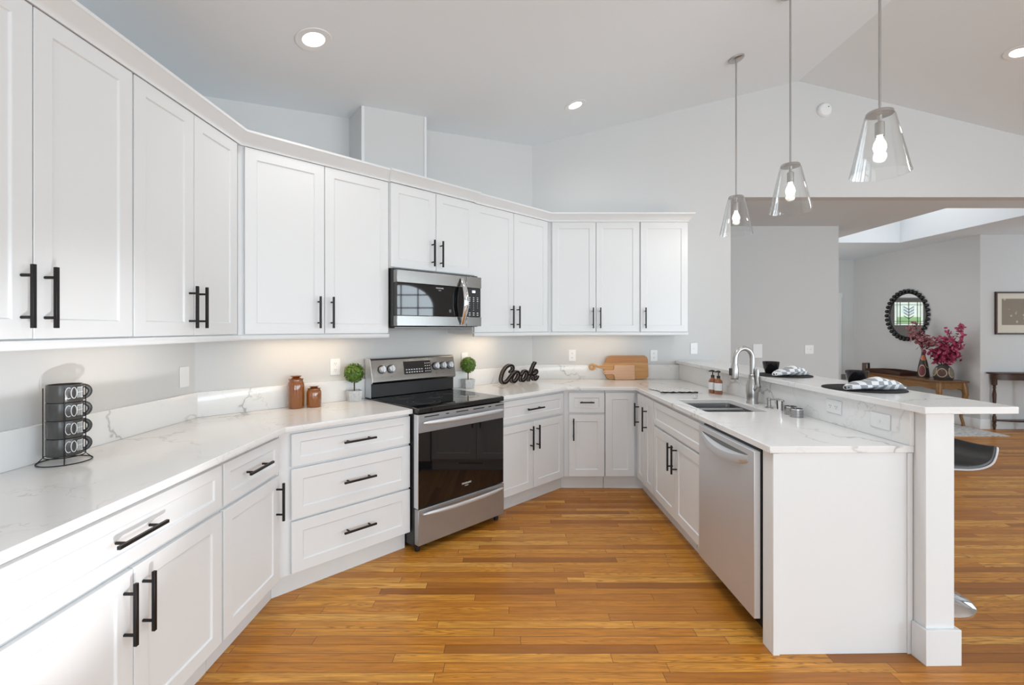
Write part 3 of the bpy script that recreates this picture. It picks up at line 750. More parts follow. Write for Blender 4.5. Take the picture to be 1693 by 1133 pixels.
# oven door
b = MB(); b.box(-hw+0.002, hw-0.002, -0.708, -0.667, 0.287, 0.888); dr = b.build('oven_door', 'blackglass', root, bevel=0.003)
MB().box(-hw+0.002, hw-0.002, -0.714, -0.7085, 0.770, 0.886).build('stainless_strip', 'steel_warm', dr, bevel=0.002)
MB().box(-hw-0.004, -hw+0.0015, -0.712, -0.668, 0.288, 0.886).build('side_trim', 'steel_light', dr, bevel=0.002)
for (a, c) in ((0.06, 0.21), (0.285, 0.32), (0.40, 0.54), (0.60, 0.735), (0.79, 0.825), (0.88, 0.99)): MB().box(-hw+2*hw*a, -hw+2*hw*c, -0.7148, -0.7142, 0.866, 0.873).build('vent_slot', 'blackplastic', dr)
def bow(b, z, y0, bulge, h=0.012, L=0.70, sag=0.0):
    n = 20; rows = []
    for i in range(n+1):
        t = i/n*2-1; k = 1-abs(t)**2.6; x = t*L/2
        y = y0-bulge*k; zz = z-sag*(1-t*t)
        hh = h*(0.55+0.45*(1-t**6)) if abs(t) < 1 else h*0.4
        rows.append([(x, y-0.010*math.cos(2*PI*q/10)-0.004, zz+hh*math.sin(2*PI*q/10)) for q in range(10)])
    b.loft(rows); return b
bow(MB(), 0.833, -0.722, 0.030, 0.016).build('handle', 'steel_light', dr)
b = MB(); b.text('FRIGIDAIRE', 0.0165, T(0.02, -0.7087, 0.365) @ Matrix.Rotation(PI/2, 4, 'X')); b.text('GALLERY', 0.008, T(0.02, -0.7087, 0.349) @ Matrix.Rotation(PI/2, 4, 'X')); b.build('logo', 'printwhite', dr)
b = MB(); b.box(-hw+0.001, hw-0.001, -0.712, -0.667, 0.052, 0.281); dw = b.build('drawer', 'steel_warm', root, bevel=0.003)
bow(MB(), 0.252, -0.720, 0.030, 0.014).build('handle', 'steel_light', dw)
# ---------------------------------------------------------------- microwave
mc = 1.442; hw = 0.379; MY = 0.445; z0, z1 = 1.450, 1.838
root = thing('microwave', 'over-the-range stainless microwave with black glass door', 'microwave', ('diag', mc, 0, z0))
H = z1-z0
b = MB(); b.box(-hw+0.001, hw-0.001, -MY+0.045, -0.002, 0.0, H+0.014); b.build('body', 'blackplastic', root, bevel=0.002)
b = MB(); b.box(-hw+0.03, hw-0.03, -MY+0.08, -0.06, -0.012, -0.0005); b.build('grease_filter', 'sinksteel', root, bevel=0.002)
tx = -hw+2*hw*0.80
b = MB(); b.box(-hw+0.004, tx-0.002, -MY+0.005, -MY+0.044, 0.076, H-0.088); dr = b.build('door', 'blackglass', root, bevel=0.002)
for e0, e1 in ((0.004, 0.075), (H-0.087, H)): MB().box(-hw, tx-0.001, -MY, -MY+0.044, e0, e1).build('stainless_strip', 'steel', dr, bevel=0.003)
b = MB(); b.text('FRIGIDAIRE', 0.0135, T(-0.02, -MY+0.0045, H-0.108) @ Matrix.Rotation(PI/2, 4, 'X')); b.text('GALLERY', 0.006, T(-0.02, -MY+0.0045, H-0.124) @ Matrix.Rotation(PI/2, 4, 'X')); b.build('logo', 'printwhite', dr)
b = MB(); b.box(0.065, 0.085, -MY+0.004, -MY+0.0048, 0.105, 0.128); b.build('badge', 'printgrey', dr)
b = MB(); n = 20; rows = []
for i in range(n+1):
    t = i/n*2-1; k = 1-t*t; hwid = 0.013+0.010*k
    rows.append([(tx-0.05+0.0*k+hwid*math.cos(2*PI*q/10), -MY-0.006-0.055*k+0.012*math.sin(2*PI*q/10), H/2-0.004+t*(H/2-0.018)) for q in range(10)])
b.loft(rows); b.build('handle', 'chrome', dr)
b = MB(); b.box(tx, hw-0.004, -MY+0.004, -MY+0.044, 0.076, H-0.088); cp = b.build('control_panel', 'blackplastic', root, bevel=0.002)
for e0, e1 in ((0.004, 0.075), (H-0.087, H)): MB().box(tx+0.001, hw, -MY, -MY+0.044, e0, e1).build('stainless_strip', 'steel', cp, bevel=0.003)
b = MB(); px = (tx+hw)/2
b.box(px-0.016, px+0.016, -MY+0.003, -MY+0.0038, H-0.125, H-0.106); b.build('display', 'screen', cp)
for j in range(3):
    for i in range(3): MB().box(px-0.047+i*0.04, px-0.035+i*0.04, -MY+0.003, -MY+0.0036, H-0.165-j*0.014, H-0.159-j*0.014).build('key', 'printwhite', cp)
for k, ch_ in enumerate('1234567890'):
    i, j = (k % 3, k//3) if k < 9 else (1, 3)
    MB().text(ch_, 0.011, T(px-0.041+i*0.04, -MY+0.0035, H-0.208-j*0.017) @ Matrix.Rotation(PI/2, 4, 'X')).build('key', 'printwhite', cp)
for i in range(3):
    for j in range(2): MB().box(px-0.049+i*0.04, px-0.033+i*0.04, -MY+0.003, -MY+0.0036, 0.088+j*0.016, 0.094+j*0.016).build('key', 'printwhite', cp)
# ---------------------------------------------------------------- dishwasher
root = thing('dishwasher', 'stainless steel dishwasher with pocket handle in the peninsula', 'dishwasher', ('pen', 2.317, 0, 0))
hw = 0.302
b = MB(); b.box(-hw+0.004, hw-0.004, -0.615, -0.05, 0.1, CU-0.004); b.build('tub', 'blackplastic', root)
b = MB(); b.box(-hw+0.004, hw-0.004, -0.565, -0.06, 0, 0.0995); b.build('toe_kick', 'blackplastic', root)
dzt = 0.874
b = MB(); b.box(-hw, hw, -0.662, -0.632, 0.108, dzt); dr = b.build('door', 'steel_light', root, bevel=0.003)
b = MB(); b.box(-hw+0.001, hw-0.001, -0.6318, -0.6155, 0.108, dzt+0.008); b.build('door_liner', 'blackplastic', root, bevel=0.002)
n = 24; b = MB(); top = []; L = 0.50; rows = []
for i in range(n+1):
    t = i/n*2-1; k = 1-t*t; x = t*L/2
    zt = 0.842-0.030*k; zb = 0.812-0.043*k**0.8
    y = -0.664-0.026*k
    rows.append([(x, -0.6625, zt+0.012*k), (x, y, zt), (x, y-0.004, (zt+zb)/2), (x, y, zb), (x, -0.6625, zb-0.004)])
b.loft(rows, True, True); b.build('handle', 'steel_light', dr, smooth=50)
b = MB(); pts = [(-0.245+0.49*i/n, 0.846) for i in range(n+1)]+[(0.245-0.49*i/n, 0.842-0.022*(1-(1-2*i/n)**2)) for i in range(n+1)]
b.extr(pts, -0.6632, -0.6622); b.build('handle_pocket', 'slot', dr)
# ---------------------------------------------------------------- sink, faucet, sink things
root = thing('sink', 'undermount stainless double-bowl sink set into the peninsula counter', 'sink', ('pen', (SK[0]+SK[1])/2, (SK[2]+SK[3])/2, CU-0.0005))
sx = (SK[1]-SK[0])/2; sy = (SK[3]-SK[2])/2
def bowl(x0, x1, name):
    b = MB(); rows = []
    for (ins, z) in ((-0.012, 0.0), (0.002, 0.0), (0.006, -0.05), (0.012, -0.18), (0.03, -0.2)):
        rows.append([(x, y, z) for x, y in rr(x0+ins, x1-ins, -sy+ins, sy-ins, 0.03, 4)])
    b.loft(rows, True, False); v = b._v([(x, y, -0.2) for x, y in rr(x0+0.03, x1-0.03, -sy+0.03, sy-0.03, 0.03, 4)]); b._f(v)
    q = b.build(name, 'sinksteel', root, smooth=40)
    d = MB().lathe([(0, -0.199), (0.04, -0.199), (0.043, -0.1965), (0.03, -0.1965), (0.028, -0.198), (0, -0.198)], ((x0+x1)/2, 0, 0), 20); d.build('drain', 'chrome', q)
bowl(-sx, -0.065, 'bowl'); bowl(-0.03, sx, 'bowl')
MB().box(-0.073, -0.022, -sy+0.005, sy-0.005, -0.006, 0.0).build('divider', 'steel_light', root, bevel=0.002)
root = thing('faucet', 'tall brushed nickel gooseneck faucet behind the sink', 'faucet', ('pen', 1.545, -0.092, CT))
b = MB(); b.lathe([(0, 0), (0.037, 0), (0.038, 0.007), (0.034, 0.014), (0.037, 0.05), (0.041, 0.085), (0.038, 0.12), (0.028, 0.165), (0.022, 0.19), (0.025, 0.195), (0.022, 0.20), (0, 0.20)], seg=24); b.build('body', 'nickel', root, smooth=45)
ar = 0.066
arc = [(0, 0, 0.195), (0, 0, 0.25), (0, 0, 0.305)]+[(0.012*(1-math.cos(PI*k/12)), -ar*(1-math.cos(PI*k/12)), 0.305+0.075*math.sin(PI*k/12)) for k in range(1, 13)]
arc += [(0.025, -2*ar-0.002, 0.27)]
b = MB().tube(arc, 0.0165, 14); b.build('gooseneck', 'nickel', root)
sy_ = -2*ar-0.004
b = MB(); b.lathe([(0, 0.0), (0.024, 0.0), (0.026, 0.01), (0.024, 0.07), (0.0175, 0.10), (0, 0.10)], (0.025, sy_, 0.175), 18); sp = b.build('spray_head', 'nickel', root, smooth=45)
b = MB(); b.box(0.012, 0.036, sy_-0.034, sy_-0.02, 0.195, 0.245); b.build('spray_button', 'blackplastic', sp, bevel=0.003)
b = MB(); b.lathe([(0, 0), (0.0235, 0), (0.0235, 0.004), (0, 0.004)], (0.025, sy_, 0.1705), 18); b.build('spray_face', 'blackplastic', sp)
b = MB(); b.tube([(0.0, 0, 0.085), (0.028, 0.012, 0.105), (0.047, 0.018, 0.128)], [0.030, 0.028, 0.018], 12); b.tube([(0.045, 0.017, 0.12), (0.037, 0.015, 0.17), (0.035, 0.015, 0.215), (0.035, 0.014, 0.24)], [0.015, 0.013, 0.014, 0.009], 10); b.build('lever', 'nickel', root)
root = thing('soap_dispenser', 'low brushed nickel soap pump beside the faucet', 'soap dispenser', ('pen', 1.735, -0.085, CT))
b = MB(); b.lathe([(0, 0), (0.026, 0), (0.026, 0.006), (0.012, 0.010), (0.011, 0.05), (0.014, 0.053), (0.014, 0.066), (0, 0.068)], seg=18); b.build('body', 'nickel', root, smooth=40)
b = MB().tube([(0.0, 0, 0.058), (0.05, 0.03, 0.064), (0.08, 0.045, 0.062)], [0.007, 0.006, 0.005], 8); b.build('spout', 'nickel', root)
# metal cups by the backsplash
o = MB().lathe([(0, 0), (0.022, 0), (0.025, 0.066), (0.0235, 0.066), (0.021, 0.003), (0, 0.003)], seg=24).build('steel_cup', 'chrome', smooth=40, at=('pen', 1.86, -0.085, CT)); tag(o, 'plain tapered steel cup next to the nickel soap pump', 'cup')
for (lx, ly, lab) in ((1.953, -0.078, 'small round woven steel tealight holder next to the plain steel cup'), (2.035, -0.095, 'small round woven steel tealight holder farthest from the faucet, frontmost of the pair')):
    root = thing('tealight_holder', lab, 'candle holder', ('pen', lx, ly, CT), 'woven steel tealight holders')
    b = MB(); b.lathe([(0, 0), (0.035, 0), (0.036, 0.045), (0.034, 0.045), (0.033, 0.003), (0, 0.003)], seg=32); b.build('cup', 'wire', root, smooth=40)
    b = MB(); b.lathe([(0.0345, 0.045), (0.037, 0.045), (0.037, 0.049), (0.0335, 0.049)], seg=32); b.build('rim', 'chrome', root)
# amber pump bottles
for i, (lx, ly, lab) in enumerate(((1.095, -0.118, 'amber pump bottle with white label beside the sink, in front of its twin'), (1.03, -0.135, 'amber pump bottle with white label half hidden behind its twin'))):
    root = thing('soap_bottle', lab, 'bottle', ('pen', lx, ly, CT, 0.5), 'amber pump bottles by the sink')
    b = MB(); b.lathe([(0, 0), (0.029, 0), (0.031, 0.004), (0.031, 0.095), (0.027, 0.108), (0.014, 0.118), (0.013, 0.126), (0, 0.126)], seg=24); b.build('bottle', 'amber', root, smooth=50)
    b = MB(); n = 12
    b.loft([[(0.0315*math.cos(a), 0.0315*math.sin(a), z) for z in (0.03, 0.088)] for a in [-PI*0.38+PI*0.84*(k/n-0.5) for k in range(n+1)]], False, False); b.build('label_sticker', 'plate', root)
    b = MB(); b.cyl((0, 0, 0.1262), 0.0135, 0.018, 16); b.cyl((0, 0, 0.144), 0.004, 0.03, 10); b.tube([(0.012, 0, 0.175), (-0.005, 0, 0.178), (-0.035, 0, 0.172)], [0.008, 0.008, 0.004], 8); b.build('pump', 'blackplastic', root, smooth=40)
# printed cloth and little clear glass by the sink
b = MB(); n = 16
rows = []
for i in range(n+1):
    t = i/n; rows.append([(-0.15+0.30*t+0.02*math.sin(5*s_), -0.13+0.26*s_, 0.004+0.003*abs(math.sin(7*t+9*s_))) for s_ in [k/8 for k in range(9)]])
b.loft(rows, False, False); cl = b.build('dish_cloth', 'towel', solid=0.003, at=('back', 1.335, -0.915, CT)); tag(cl, 'flat white dish cloth with grey script print on the counter before the sink', 'cloth')
b = MB().tube([(-0.15+0.30*k/14, -0.131, 0.006+0.003*(k % 2)) for k in range(15)], [0.003+0.0015*((k*7) % 3) for k in range(15)], 6); b.build('dark_hem', 'mat', cl)
o = MB().lathe([(0, 0), (0.018, 0), (0.022, 0.03), (0.0205, 0.03), (0.017, 0.003), (0, 0.003)], seg=20).build('glass_cup', 'glass', smooth=40, at=('pen', 1.325, -0.40, CT)); tag(o, 'tiny clear glass cup on the far rim of the sink', 'cup')

# ---------------------------------------------------------------- things on the left counter
MX, MYW = -1.735, 1.808
root = thing('mug_rack', 'black wire rack holding the stacked grey coffee mugs', 'rack', ('world', MX, MYW, CT))
view = math.atan2(MYW, MX)+PI       # direction from the mugs to the camera
b = MB(); rr_ = 0.06
b.tube([(0.081*math.cos(a), 0.081*math.sin(a), 0.003) for a in [2*PI*k/32 for k in range(32)]], 0.0022, 6, True)
b.tube([(rr_*math.cos(a), rr_*math.sin(a), 0.026) for a in [2*PI*k/32 for k in range(32)]], 0.002, 6, True)
for a in (view-0.02, view+1.5, view-1.55, view+PI):
    top_ = 0.29 if abs(a-view-PI) > 0.1 else 0.2
    b.tube([(0.081*math.cos(a), 0.081*math.sin(a), 0.003), (rr_*math.cos(a), rr_*math.sin(a), 0.026), (rr_*math.cos(a), rr_*math.sin(a), top_)], 0.002, 6)
b.build('wire_frame', 'black', root)
names_ = ['bottom', 'second from the bottom', 'second from the top', 'top']
def glyphs():
    g_ = []
    arc_ = lambda cx, cz, rx, rz, a0, a1: [(cx+rx*math.cos(a0+(a1-a0)*k/14), cz+rz*math.sin(a0+(a1-a0)*k/14)) for k in range(15)]
    g_.append(arc_(0.013, 0, 0.013, 0.021, PI*0.33, PI*1.67)); g_.append(arc_(0.034, 0, 0.012, 0.021, 0, 2*PI))
    for x in (0.051, 0.060): g_ += [[(x, -0.02), (x, 0.02)], [(x, 0.02), (x+0.006, 0.02)], [(x, 0.001), (x+0.005, 0.001)]]
    for x in (0.069, 0.078): g_ += [[(x, -0.02), (x, 0.02)], [(x, 0.02), (x+0.006, 0.02)], [(x, 0.001), (x+0.005, 0.001)], [(x, -0.02), (x+0.006, -0.02)]]
    return g_
for i in range(4):
    zb = CT+0.028+i*0.0685
    root = thing('coffee_mug', 'grey mug lettered COFFEE, %s in the wire rack stack' % names_[i], 'mug', ('world', MX, MYW, zb), 'stacked coffee mugs')
    R_ = 0.054
    b = MB().lathe([(0, 0), (0.050, 0), (0.053, 0.0015), (R_, 0.004), (R_, 0.0655), (0.0533, 0.0675), (0.050, 0.0675), (0.050, 0.012), (0.04, 0.008), (0, 0.008)], seg=48); b.build('cup', 'mug', root, smooth=40)
    ha = view+1.62
    b = MB(); b.tube([(math.cos(ha)*(R_-0.004+0.023*math.sin(PI*k/12)), math.sin(ha)*(R_-0.004+0.023*math.sin(PI*k/12)), 0.035+0.024*math.cos(PI*k/12)) for k in range(13)], 0.0058, 8, flat=1.3); b.build('handle', 'mug', root)
    b = MB(); st = view+0.0
    for gl in glyphs():
        q = []
        for k in range(len(gl)-1):
            for m_ in range(2): q.append(tuple(gl[k][c]*(1-m_/2)+gl[k+1][c]*m_/2 for c in (0, 1)))
        q.append(gl[-1])
        b.tube([((R_+0.0002)*math.cos(st+0.02+0.76*x/R_), (R_+0.0002)*math.sin(st+0.02+0.76*x/R_), 0.036+z) for x, z in q], 0.0014, 5)
    b.build('lettering', 'printwhite', root)
def jar(lx, ly, r, h, label):
    p = (lx, ly)
    root = thing('jar', label, 'jar', ('world', lx, ly, CT), 'amber lidded jars')
    b = MB().lathe([(0, 0), (r*0.9, 0), (r, 0.006), (r, h*0.70), (r*0.93, h*0.78), (r*0.84, h*0.82), (r*0.84, h*0.87), (r*0.9, h*0.875), (r*0.9, h*0.89), (0, h*0.89)], seg=32); b.build('body', 'amber', root, smooth=50)
    b = MB().lathe([(0, h*0.8905), (r*0.86, h*0.8905), (r*0.9, h*0.905), (r*0.5, h*0.925), (r*0.42, h*0.945), (r*0.66, h*0.97), (r*0.70, h*0.985), (r*0.6, h), (0, h)], seg=32); b.build('lid', 'amber_dark', root, smooth=50)
jar(-1.402, 3.028, 0.051, 0.212, 'tall amber lidded jar standing left of the shorter amber jar')
jar(-1.305, 3.075, 0.046, 0.138, 'short amber lidded jar between the taller jar and the topiary')
def topiary(x, y, label):
    root = thing('topiary', label, 'potted plant', ('world', x, y, CT, 0.55), 'ball topiaries beside the range')
    b = MB(); rows = [[(sx_*w_, sy_*w_, z) for sx_, sy_ in ((-1, -1), (1, -1), (1, 1), (-1, 1))] for w_, z in ((0.040, 0), (0.048, 0.078), (0.043, 0.078), (0.042, 0.068))]
    b.loft(rows, True, True, False); b.build('pot', 'concrete', root, bevel=0.002)
    MB().tube([(0, 0, 0.06), (0.001, 0, 0.10), (0, 0, 0.15)], 0.0045, 8).build('trunk', 'stem', root)
    b = MB(); rnd = random.Random(3); R_ = 0.068; c = Vector((0, 0, 0.2)); b.sphere(c, R_*0.86, 16, 12)
    for k in range(900):
        d = Vector((rnd.gauss(0, 1), rnd.gauss(0, 1), rnd.gauss(0, 1))).normalized()
        p = c+d*R_*rnd.uniform(0.86, 1.06); t = d.cross(Vector((rnd.gauss(0, 1), rnd.gauss(0, 1), rnd.gauss(0, 1)))).normalized(); u = d.cross(t)
        t = (t+d*rnd.uniform(-0.2, 0.7)).normalized(); s_ = rnd.uniform(0.006, 0.010)
        b._f(b._v([p-t*s_, p+u*s_*0.6, p+t*s_, p-u*s_*0.6]))
    b.build('foliage', 'boxwood', root)
topiary(-1.120, 3.312, 'small ball topiary in a grey cement pot left of the range')
topiary(-0.379, 4.040, 'small ball topiary in a grey cement pot right of the range')
# Cook sign: thick script letters
def cat(P_, n=6):
    out = []
    Q = [P_[0]]+list(P_)+[P_[-1]]
    for i in range(1, len(Q)-2):
        for k in range(n):
            t = k/n
            out.append(tuple(0.5*((2*Q[i][c])+(-Q[i-1][c]+Q[i+1][c])*t+(2*Q[i-1][c]-5*Q[i][c]+4*Q[i+1][c]-Q[i+2][c])*t*t+(-Q[i-1][c]+3*Q[i][c]-3*Q[i+1][c]+Q[i+2][c])*t**3) for c in (0, 1)))
    out.append(P_[-1]); return out
# letter strokes in a box 1.0 wide (image units measured on the photograph)
def s2(L): return [((x-320)/1010.0, (880-z)/620.0+((x-320)/1010.0)*-0.075) for x, z in L]
letters = [
 s2([(615, 560), (655, 520), (672, 440), (640, 380), (580, 375), (500, 430), (430, 550), (390, 690), (385, 800), (430, 865), (500, 850), (560, 780), (620, 690), (680, 610)]),
 s2([(800, 575), (740, 560), (680, 640), (640, 740), (640, 820), (690, 850), (750, 800), (800, 700), (815, 610), (775, 560)]) + s2([(800, 575), (830, 660), (870, 660)]),
 s2([(1020, 560), (950, 555), (900, 640), (865, 740), (870, 810), (920, 830), (980, 780), (1020, 690), (1030, 600), (990, 545)]) + s2([(1010, 560), (1045, 650), (1075, 650)]),
 s2([(1240, 310), (1200, 380), (1150, 520), (1100, 690), (1070, 820)]),
 s2([(1110, 690), (1170, 580), (1235, 520), (1280, 540), (1280, 600), (1220, 655), (1150, 670), (1190, 690), (1190, 780), (1220, 810), (1270, 790), (1310, 720)]),
]
sign = thing('letter_sign', 'dark script tabletop sign reading Cook beside the right topiary', 'sign', ('world', -0.133, 4.262, CT, math.radians(36)))
def ribbon(b, pts, w, y0, y1):
    n = len(pts); L_, R_ = [], []
    for i in range(n):
        a = Vector(pts[max(i-1, 0)]); c = Vector(pts[min(i+1, n-1)]); d = (c-a); d.normalize(); nn = Vector((-d.y, d.x))
        L_.append(Vector(pts[i])+nn*w); R_.append(Vector(pts[i])-nn*w)
    def cap(i, sgn):
        a = Vector(pts[i]); d = (Vector(pts[1 if i == 0 else n-1])-Vector(pts[0 if i == 0 else n-2])).normalized()*sgn; nn = Vector((-d.y, d.x))
        return [a+nn*w*math.cos(t)+d*w*math.sin(t) for t in (PI*0.2, PI*0.4, PI*0.5, PI*0.6, PI*0.8)]
    rows = [[(q.x, y0, q.y) for q in (l_, r_)]+[(q.x, y1, q.y) for q in (r_, l_)] for l_, r_ in zip(L_, R_)]
    b.loft(rows, True, True, False)
    for i, sg in ((0, -1), (-1, 1)):
        c = pts[i]; m0 = b.mark(); b.lathe([(0, 0), (w, 0), (w, y1-y0), (0, y1-y0)], (0, 0, 0), 12, False)
        b.xf(T(c[0], y1, c[1]) @ Matrix.Rotation(PI/2, 4, 'X'), m0)
SW, SH = 0.468, 0.212
for k, L_ in enumerate(letters):
    pts = cat([(x*SW, 0.013+max(z, -0.02)*SH*0.95) for x, z in L_])
    zmin = min(z for x, z in pts)
    pts = [(x, max(z, 0.0125)) for x, z in pts]
    b = MB(); ribbon(b, pts, 0.0130-k*0.00005, -0.035+k*0.0004, 0.0); b.cur = 1; ribbon(b, pts, 0.0121, -0.0357+k*0.0004, -0.034); b.cur = 2; ribbon(b, pts, 0.0100, -0.0370+k*0.0004, -0.0352)
    b.build('letter_stroke', ['signside', 'signline', 'signface'], sign)
# cutting boards leaning on the backsplash
def board(outline, th, hole=None):
    b = MB(); b.holed(outline, [hole] if hole else [], 0, th); return b
lean = Matrix.Rotation(math.radians(84), 4, 'X')
body = [(-0.20, 0.0), (0.155, 0.0), (0.185, 0.008), (0.20, 0.03), (0.20, 0.195), (0.19, 0.222), (0.165, 0.238), (-0.17, 0.238), (-0.20, 0.232), (-0.222, 0.205), (-0.235, 0.165), (-0.26, 0.142), (-0.30, 0.135), (-0.33, 0.148)]
cx, cy, cr = -0.362, 0.123, 0.035
body += [(cx+cr*math.cos(a), cy+cr*math.sin(a)) for a in [PI*0.32+2*PI*0.84*k/14 for k in range(15)]]
body += [(-0.30, 0.112), (-0.262, 0.108), (-0.248, 0.095), (-0.235, 0.04), (-0.22, 0.012)]
b = board(body, 0.018, [(cx+0.013*math.cos(2*PI*k/14), cy+0.013*math.sin(2*PI*k/14)) for k in range(14)][::-1])
b.xf(lean); o = b.build('cutting_board', 'board', bevel=0.003, at=('back', 1.178, -0.055, CT+0.0035)); tag(o, 'large brown wooden cutting board with a round-holed handle leaning on the backsplash', 'cutting board')
ob = [(-0.098, 0.0), (0.10, 0.0), (0.102, 0.003), (0.102, 0.14), (0.098, 0.146), (-0.096, 0.146), (-0.103, 0.138), (-0.105, 0.105), (-0.115, 0.095), (-0.19, 0.095), (-0.212, 0.084), (-0.214, 0.062), (-0.20, 0.052), (-0.125, 0.052), (-0.108, 0.046), (-0.102, 0.03)]
b = board(ob, 0.012, [(-0.20+0.0045*math.cos(2*PI*k/10), 0.073+0.0045*math.sin(2*PI*k/10)) for k in range(10)][::-1])
b.xf(lean); o = b.build('cutting_board', 'board_pale', bevel=0.002, at=('back', 1.135, -0.078, CT+0.0025)); tag(o, 'small pinkish wooden board leaning against the larger cutting board', 'cutting board')

# ---------------------------------------------------------------- wall plates
def plate(frame, x, z, label, kind='outlet', y=0.0, w=0.072, h=0.115, horiz=False):
    m = FR[frame]
    root = thing('wall_plate' if kind == 'blank' else ('light_switch' if kind in ('switch', 'double') else 'power_outlet'), label, {'outlet': 'outlet', 'blank': 'wall plate'}.get(kind, 'switch'), (frame, x, y, z))
    if kind == 'double': w = 0.117
    if horiz: w, h = h, w
    MB().box(-w/2, w/2, -0.006, -0.0005, -h/2, h/2).build('cover', 'plate', root, bevel=0.002)
    if kind == 'outlet':
        for s_ in (-1, 1):
            q = MB(); c = (s_*0.022, 0) if horiz else (0, s_*0.022)
            q.box(c[0]-0.016, c[0]+0.016, -0.0075, -0.0062, c[1]-0.014, c[1]+0.014); r_ = q.build('receptacle', 'plate', root, bevel=0.003)
            q = MB()
            for dx in (-0.006, 0.006): q.box(c[0]+dx-0.0012, c[0]+dx+0.0012, -0.0082, -0.0076, c[1]-0.001, c[1]+0.007)
            q.box(c[0]-0.002, c[0]+0.002, -0.0082, -0.0076, c[1]-0.009, c[1]-0.005); q.build('slot', 'slot', r_)
    elif kind in ('switch', 'double'):
        for dx in ((0,) if kind == 'switch' else (-0.023, 0.023)):
            if horiz: MB().box(-0.006, 0.006, -0.012, -0.0062, dx-0.004, dx+0.004).build('toggle', 'plate', root, bevel=0.001)
            else: MB().box(dx-0.004, dx+0.004, -0.012, -0.0062, -0.006, 0.008).build('toggle', 'plate', root, bevel=0.001)
plate('back', 0.618, 1.160, 'white power outlet between the Cook sign and the cutting boards')
plate('back', 1.452, 1.160, 'white power outlet right of the large cutting board')
plate('back', 1.862, 1.232, 'white light switch on the wall past the end of the upper cabinets', 'switch')
plate('diag', 0.835, 1.165, 'white power outlet behind the left topiary')
plate('diag', 2.012, 1.165, 'white light switch above the right topiary', 'switch')
plate('left', 2.617, 1.165, 'blank white wall plate above the counter between the mugs and the jars', 'blank')
plate('world', 3.90, 1.160, 'white double light switch on the hall wall behind the bar', 'double', y=6.11)
plate('world', 3.225, 1.14, 'blank white wall panel behind the faucet on the hall wall', 'blank', y=6.11, w=0.12, h=0.18)
plate('pen', 2.245, 1.015, 'white power outlet in the quartz under the raised bar', y=-0.0215, horiz=True)
plate('pen', 2.555, 1.000, 'white light switch in the quartz under the bar end', 'switch', y=-0.0215, horiz=True)
root = thing('power_outlet', 'grey box low on the far entry wall behind the near black bowl', 'outlet', ('world', 6.485, 9.12, 0.49))
MB().box(-0.05, 0.05, -0.03, -0.001, -0.05, 0.05).build('cover', 'slot', root, bevel=0.002)
root = thing('smoke_detector', 'round white smoke detector high on the gable wall', 'smoke detector', ('world', 3.19, BY-0.0005, 3.664))
b = MB(); b.lathe([(0, 0), (0.072, 0), (0.072, 0.015), (0.06, 0.032), (0.052, 0.036), (0, 0.036)], seg=32); b.xf(Matrix.Rotation(PI/2, 4, 'X')); b.build('cover', 'plate', root, smooth=40)
b = MB(); b.cyl((0.025, 0.025, 0.034), 0.006, 0.004, 10); b.xf(Matrix.Rotation(PI/2, 4, 'X')); b.build('test_button', 'slot', root)
# toe-kick registers
def register(frame, x, label, dark):
    root = thing('toe_kick_register', label, 'vent', (frame, x, -0.5632, 0.028))
    MB().box(-0.14, 0.14, -0.006, -0.0002, 0, 0.07).build('cover', 'white', root, bevel=0.002)
    b = MB()
    for k in range(12): b.box(-0.12+k*0.0205, -0.107+k*0.0205, -0.0066, -0.0061, 0.032, 0.045)
    b.build('slot', 'slot' if dark else 'trim', root)
register('diag', 2.17, 'white vent register in the toe kick right of the range', False)
register('pen', 1.62, 'white slotted vent register in the toe kick below the sink', True)

# ---------------------------------------------------------------- lights of the house, plus added fills for the hall
def can(x, y, label, power=9, fz=None):
    sl = math.atan(0.245)*(1 if x < 2.93 else -1)
    z = EAVE(x) if fz is None else fz
    m = T(x, y, z) @ (Matrix.Rotation(-sl, 4, 'Y') if fz is None else Matrix.Identity(4))
    root = bpy.data.objects.new('recessed_light', None); COL.objects.link(root); root.location = m.to_translation(); root.rotation_euler = m.to_euler()
    tag(root, label, 'ceiling light', 'recessed ceiling lights')
    b = MB().lathe([(0.055, -0.002), (0.066, -0.004), (0.092, -0.005), (0.095, -0.001), (0.055, 0.0)], seg=36); b.build('trim_ring', 'plate', root, smooth=40)
    b = MB().lathe([(0, -0.001), (0.058, -0.001), (0.058, -0.003), (0, -0.006)], seg=36); b.build('lens', 'lens', root)
    nrm = m.to_3x3() @ Vector((0, 0, -1))
    light('recessed_lamp', 'SPOT', m.to_translation()+nrm*0.03, power, (1, 0.96, 0.90), aim=m.to_translation()+nrm+Vector((0, 0, -0.2)), spot_size=math.radians(150), spot_blend=0.9, shadow_soft_size=0.06)
can(-1.062, 2.497, 'large-looking recessed ceiling light above the left cabinets', 32)
can(0.554, 4.06, 'small-looking recessed ceiling light above the back wall cabinets', 22)
can(4.117, 3.778, 'recessed ceiling light at the right edge of the photo', 22)
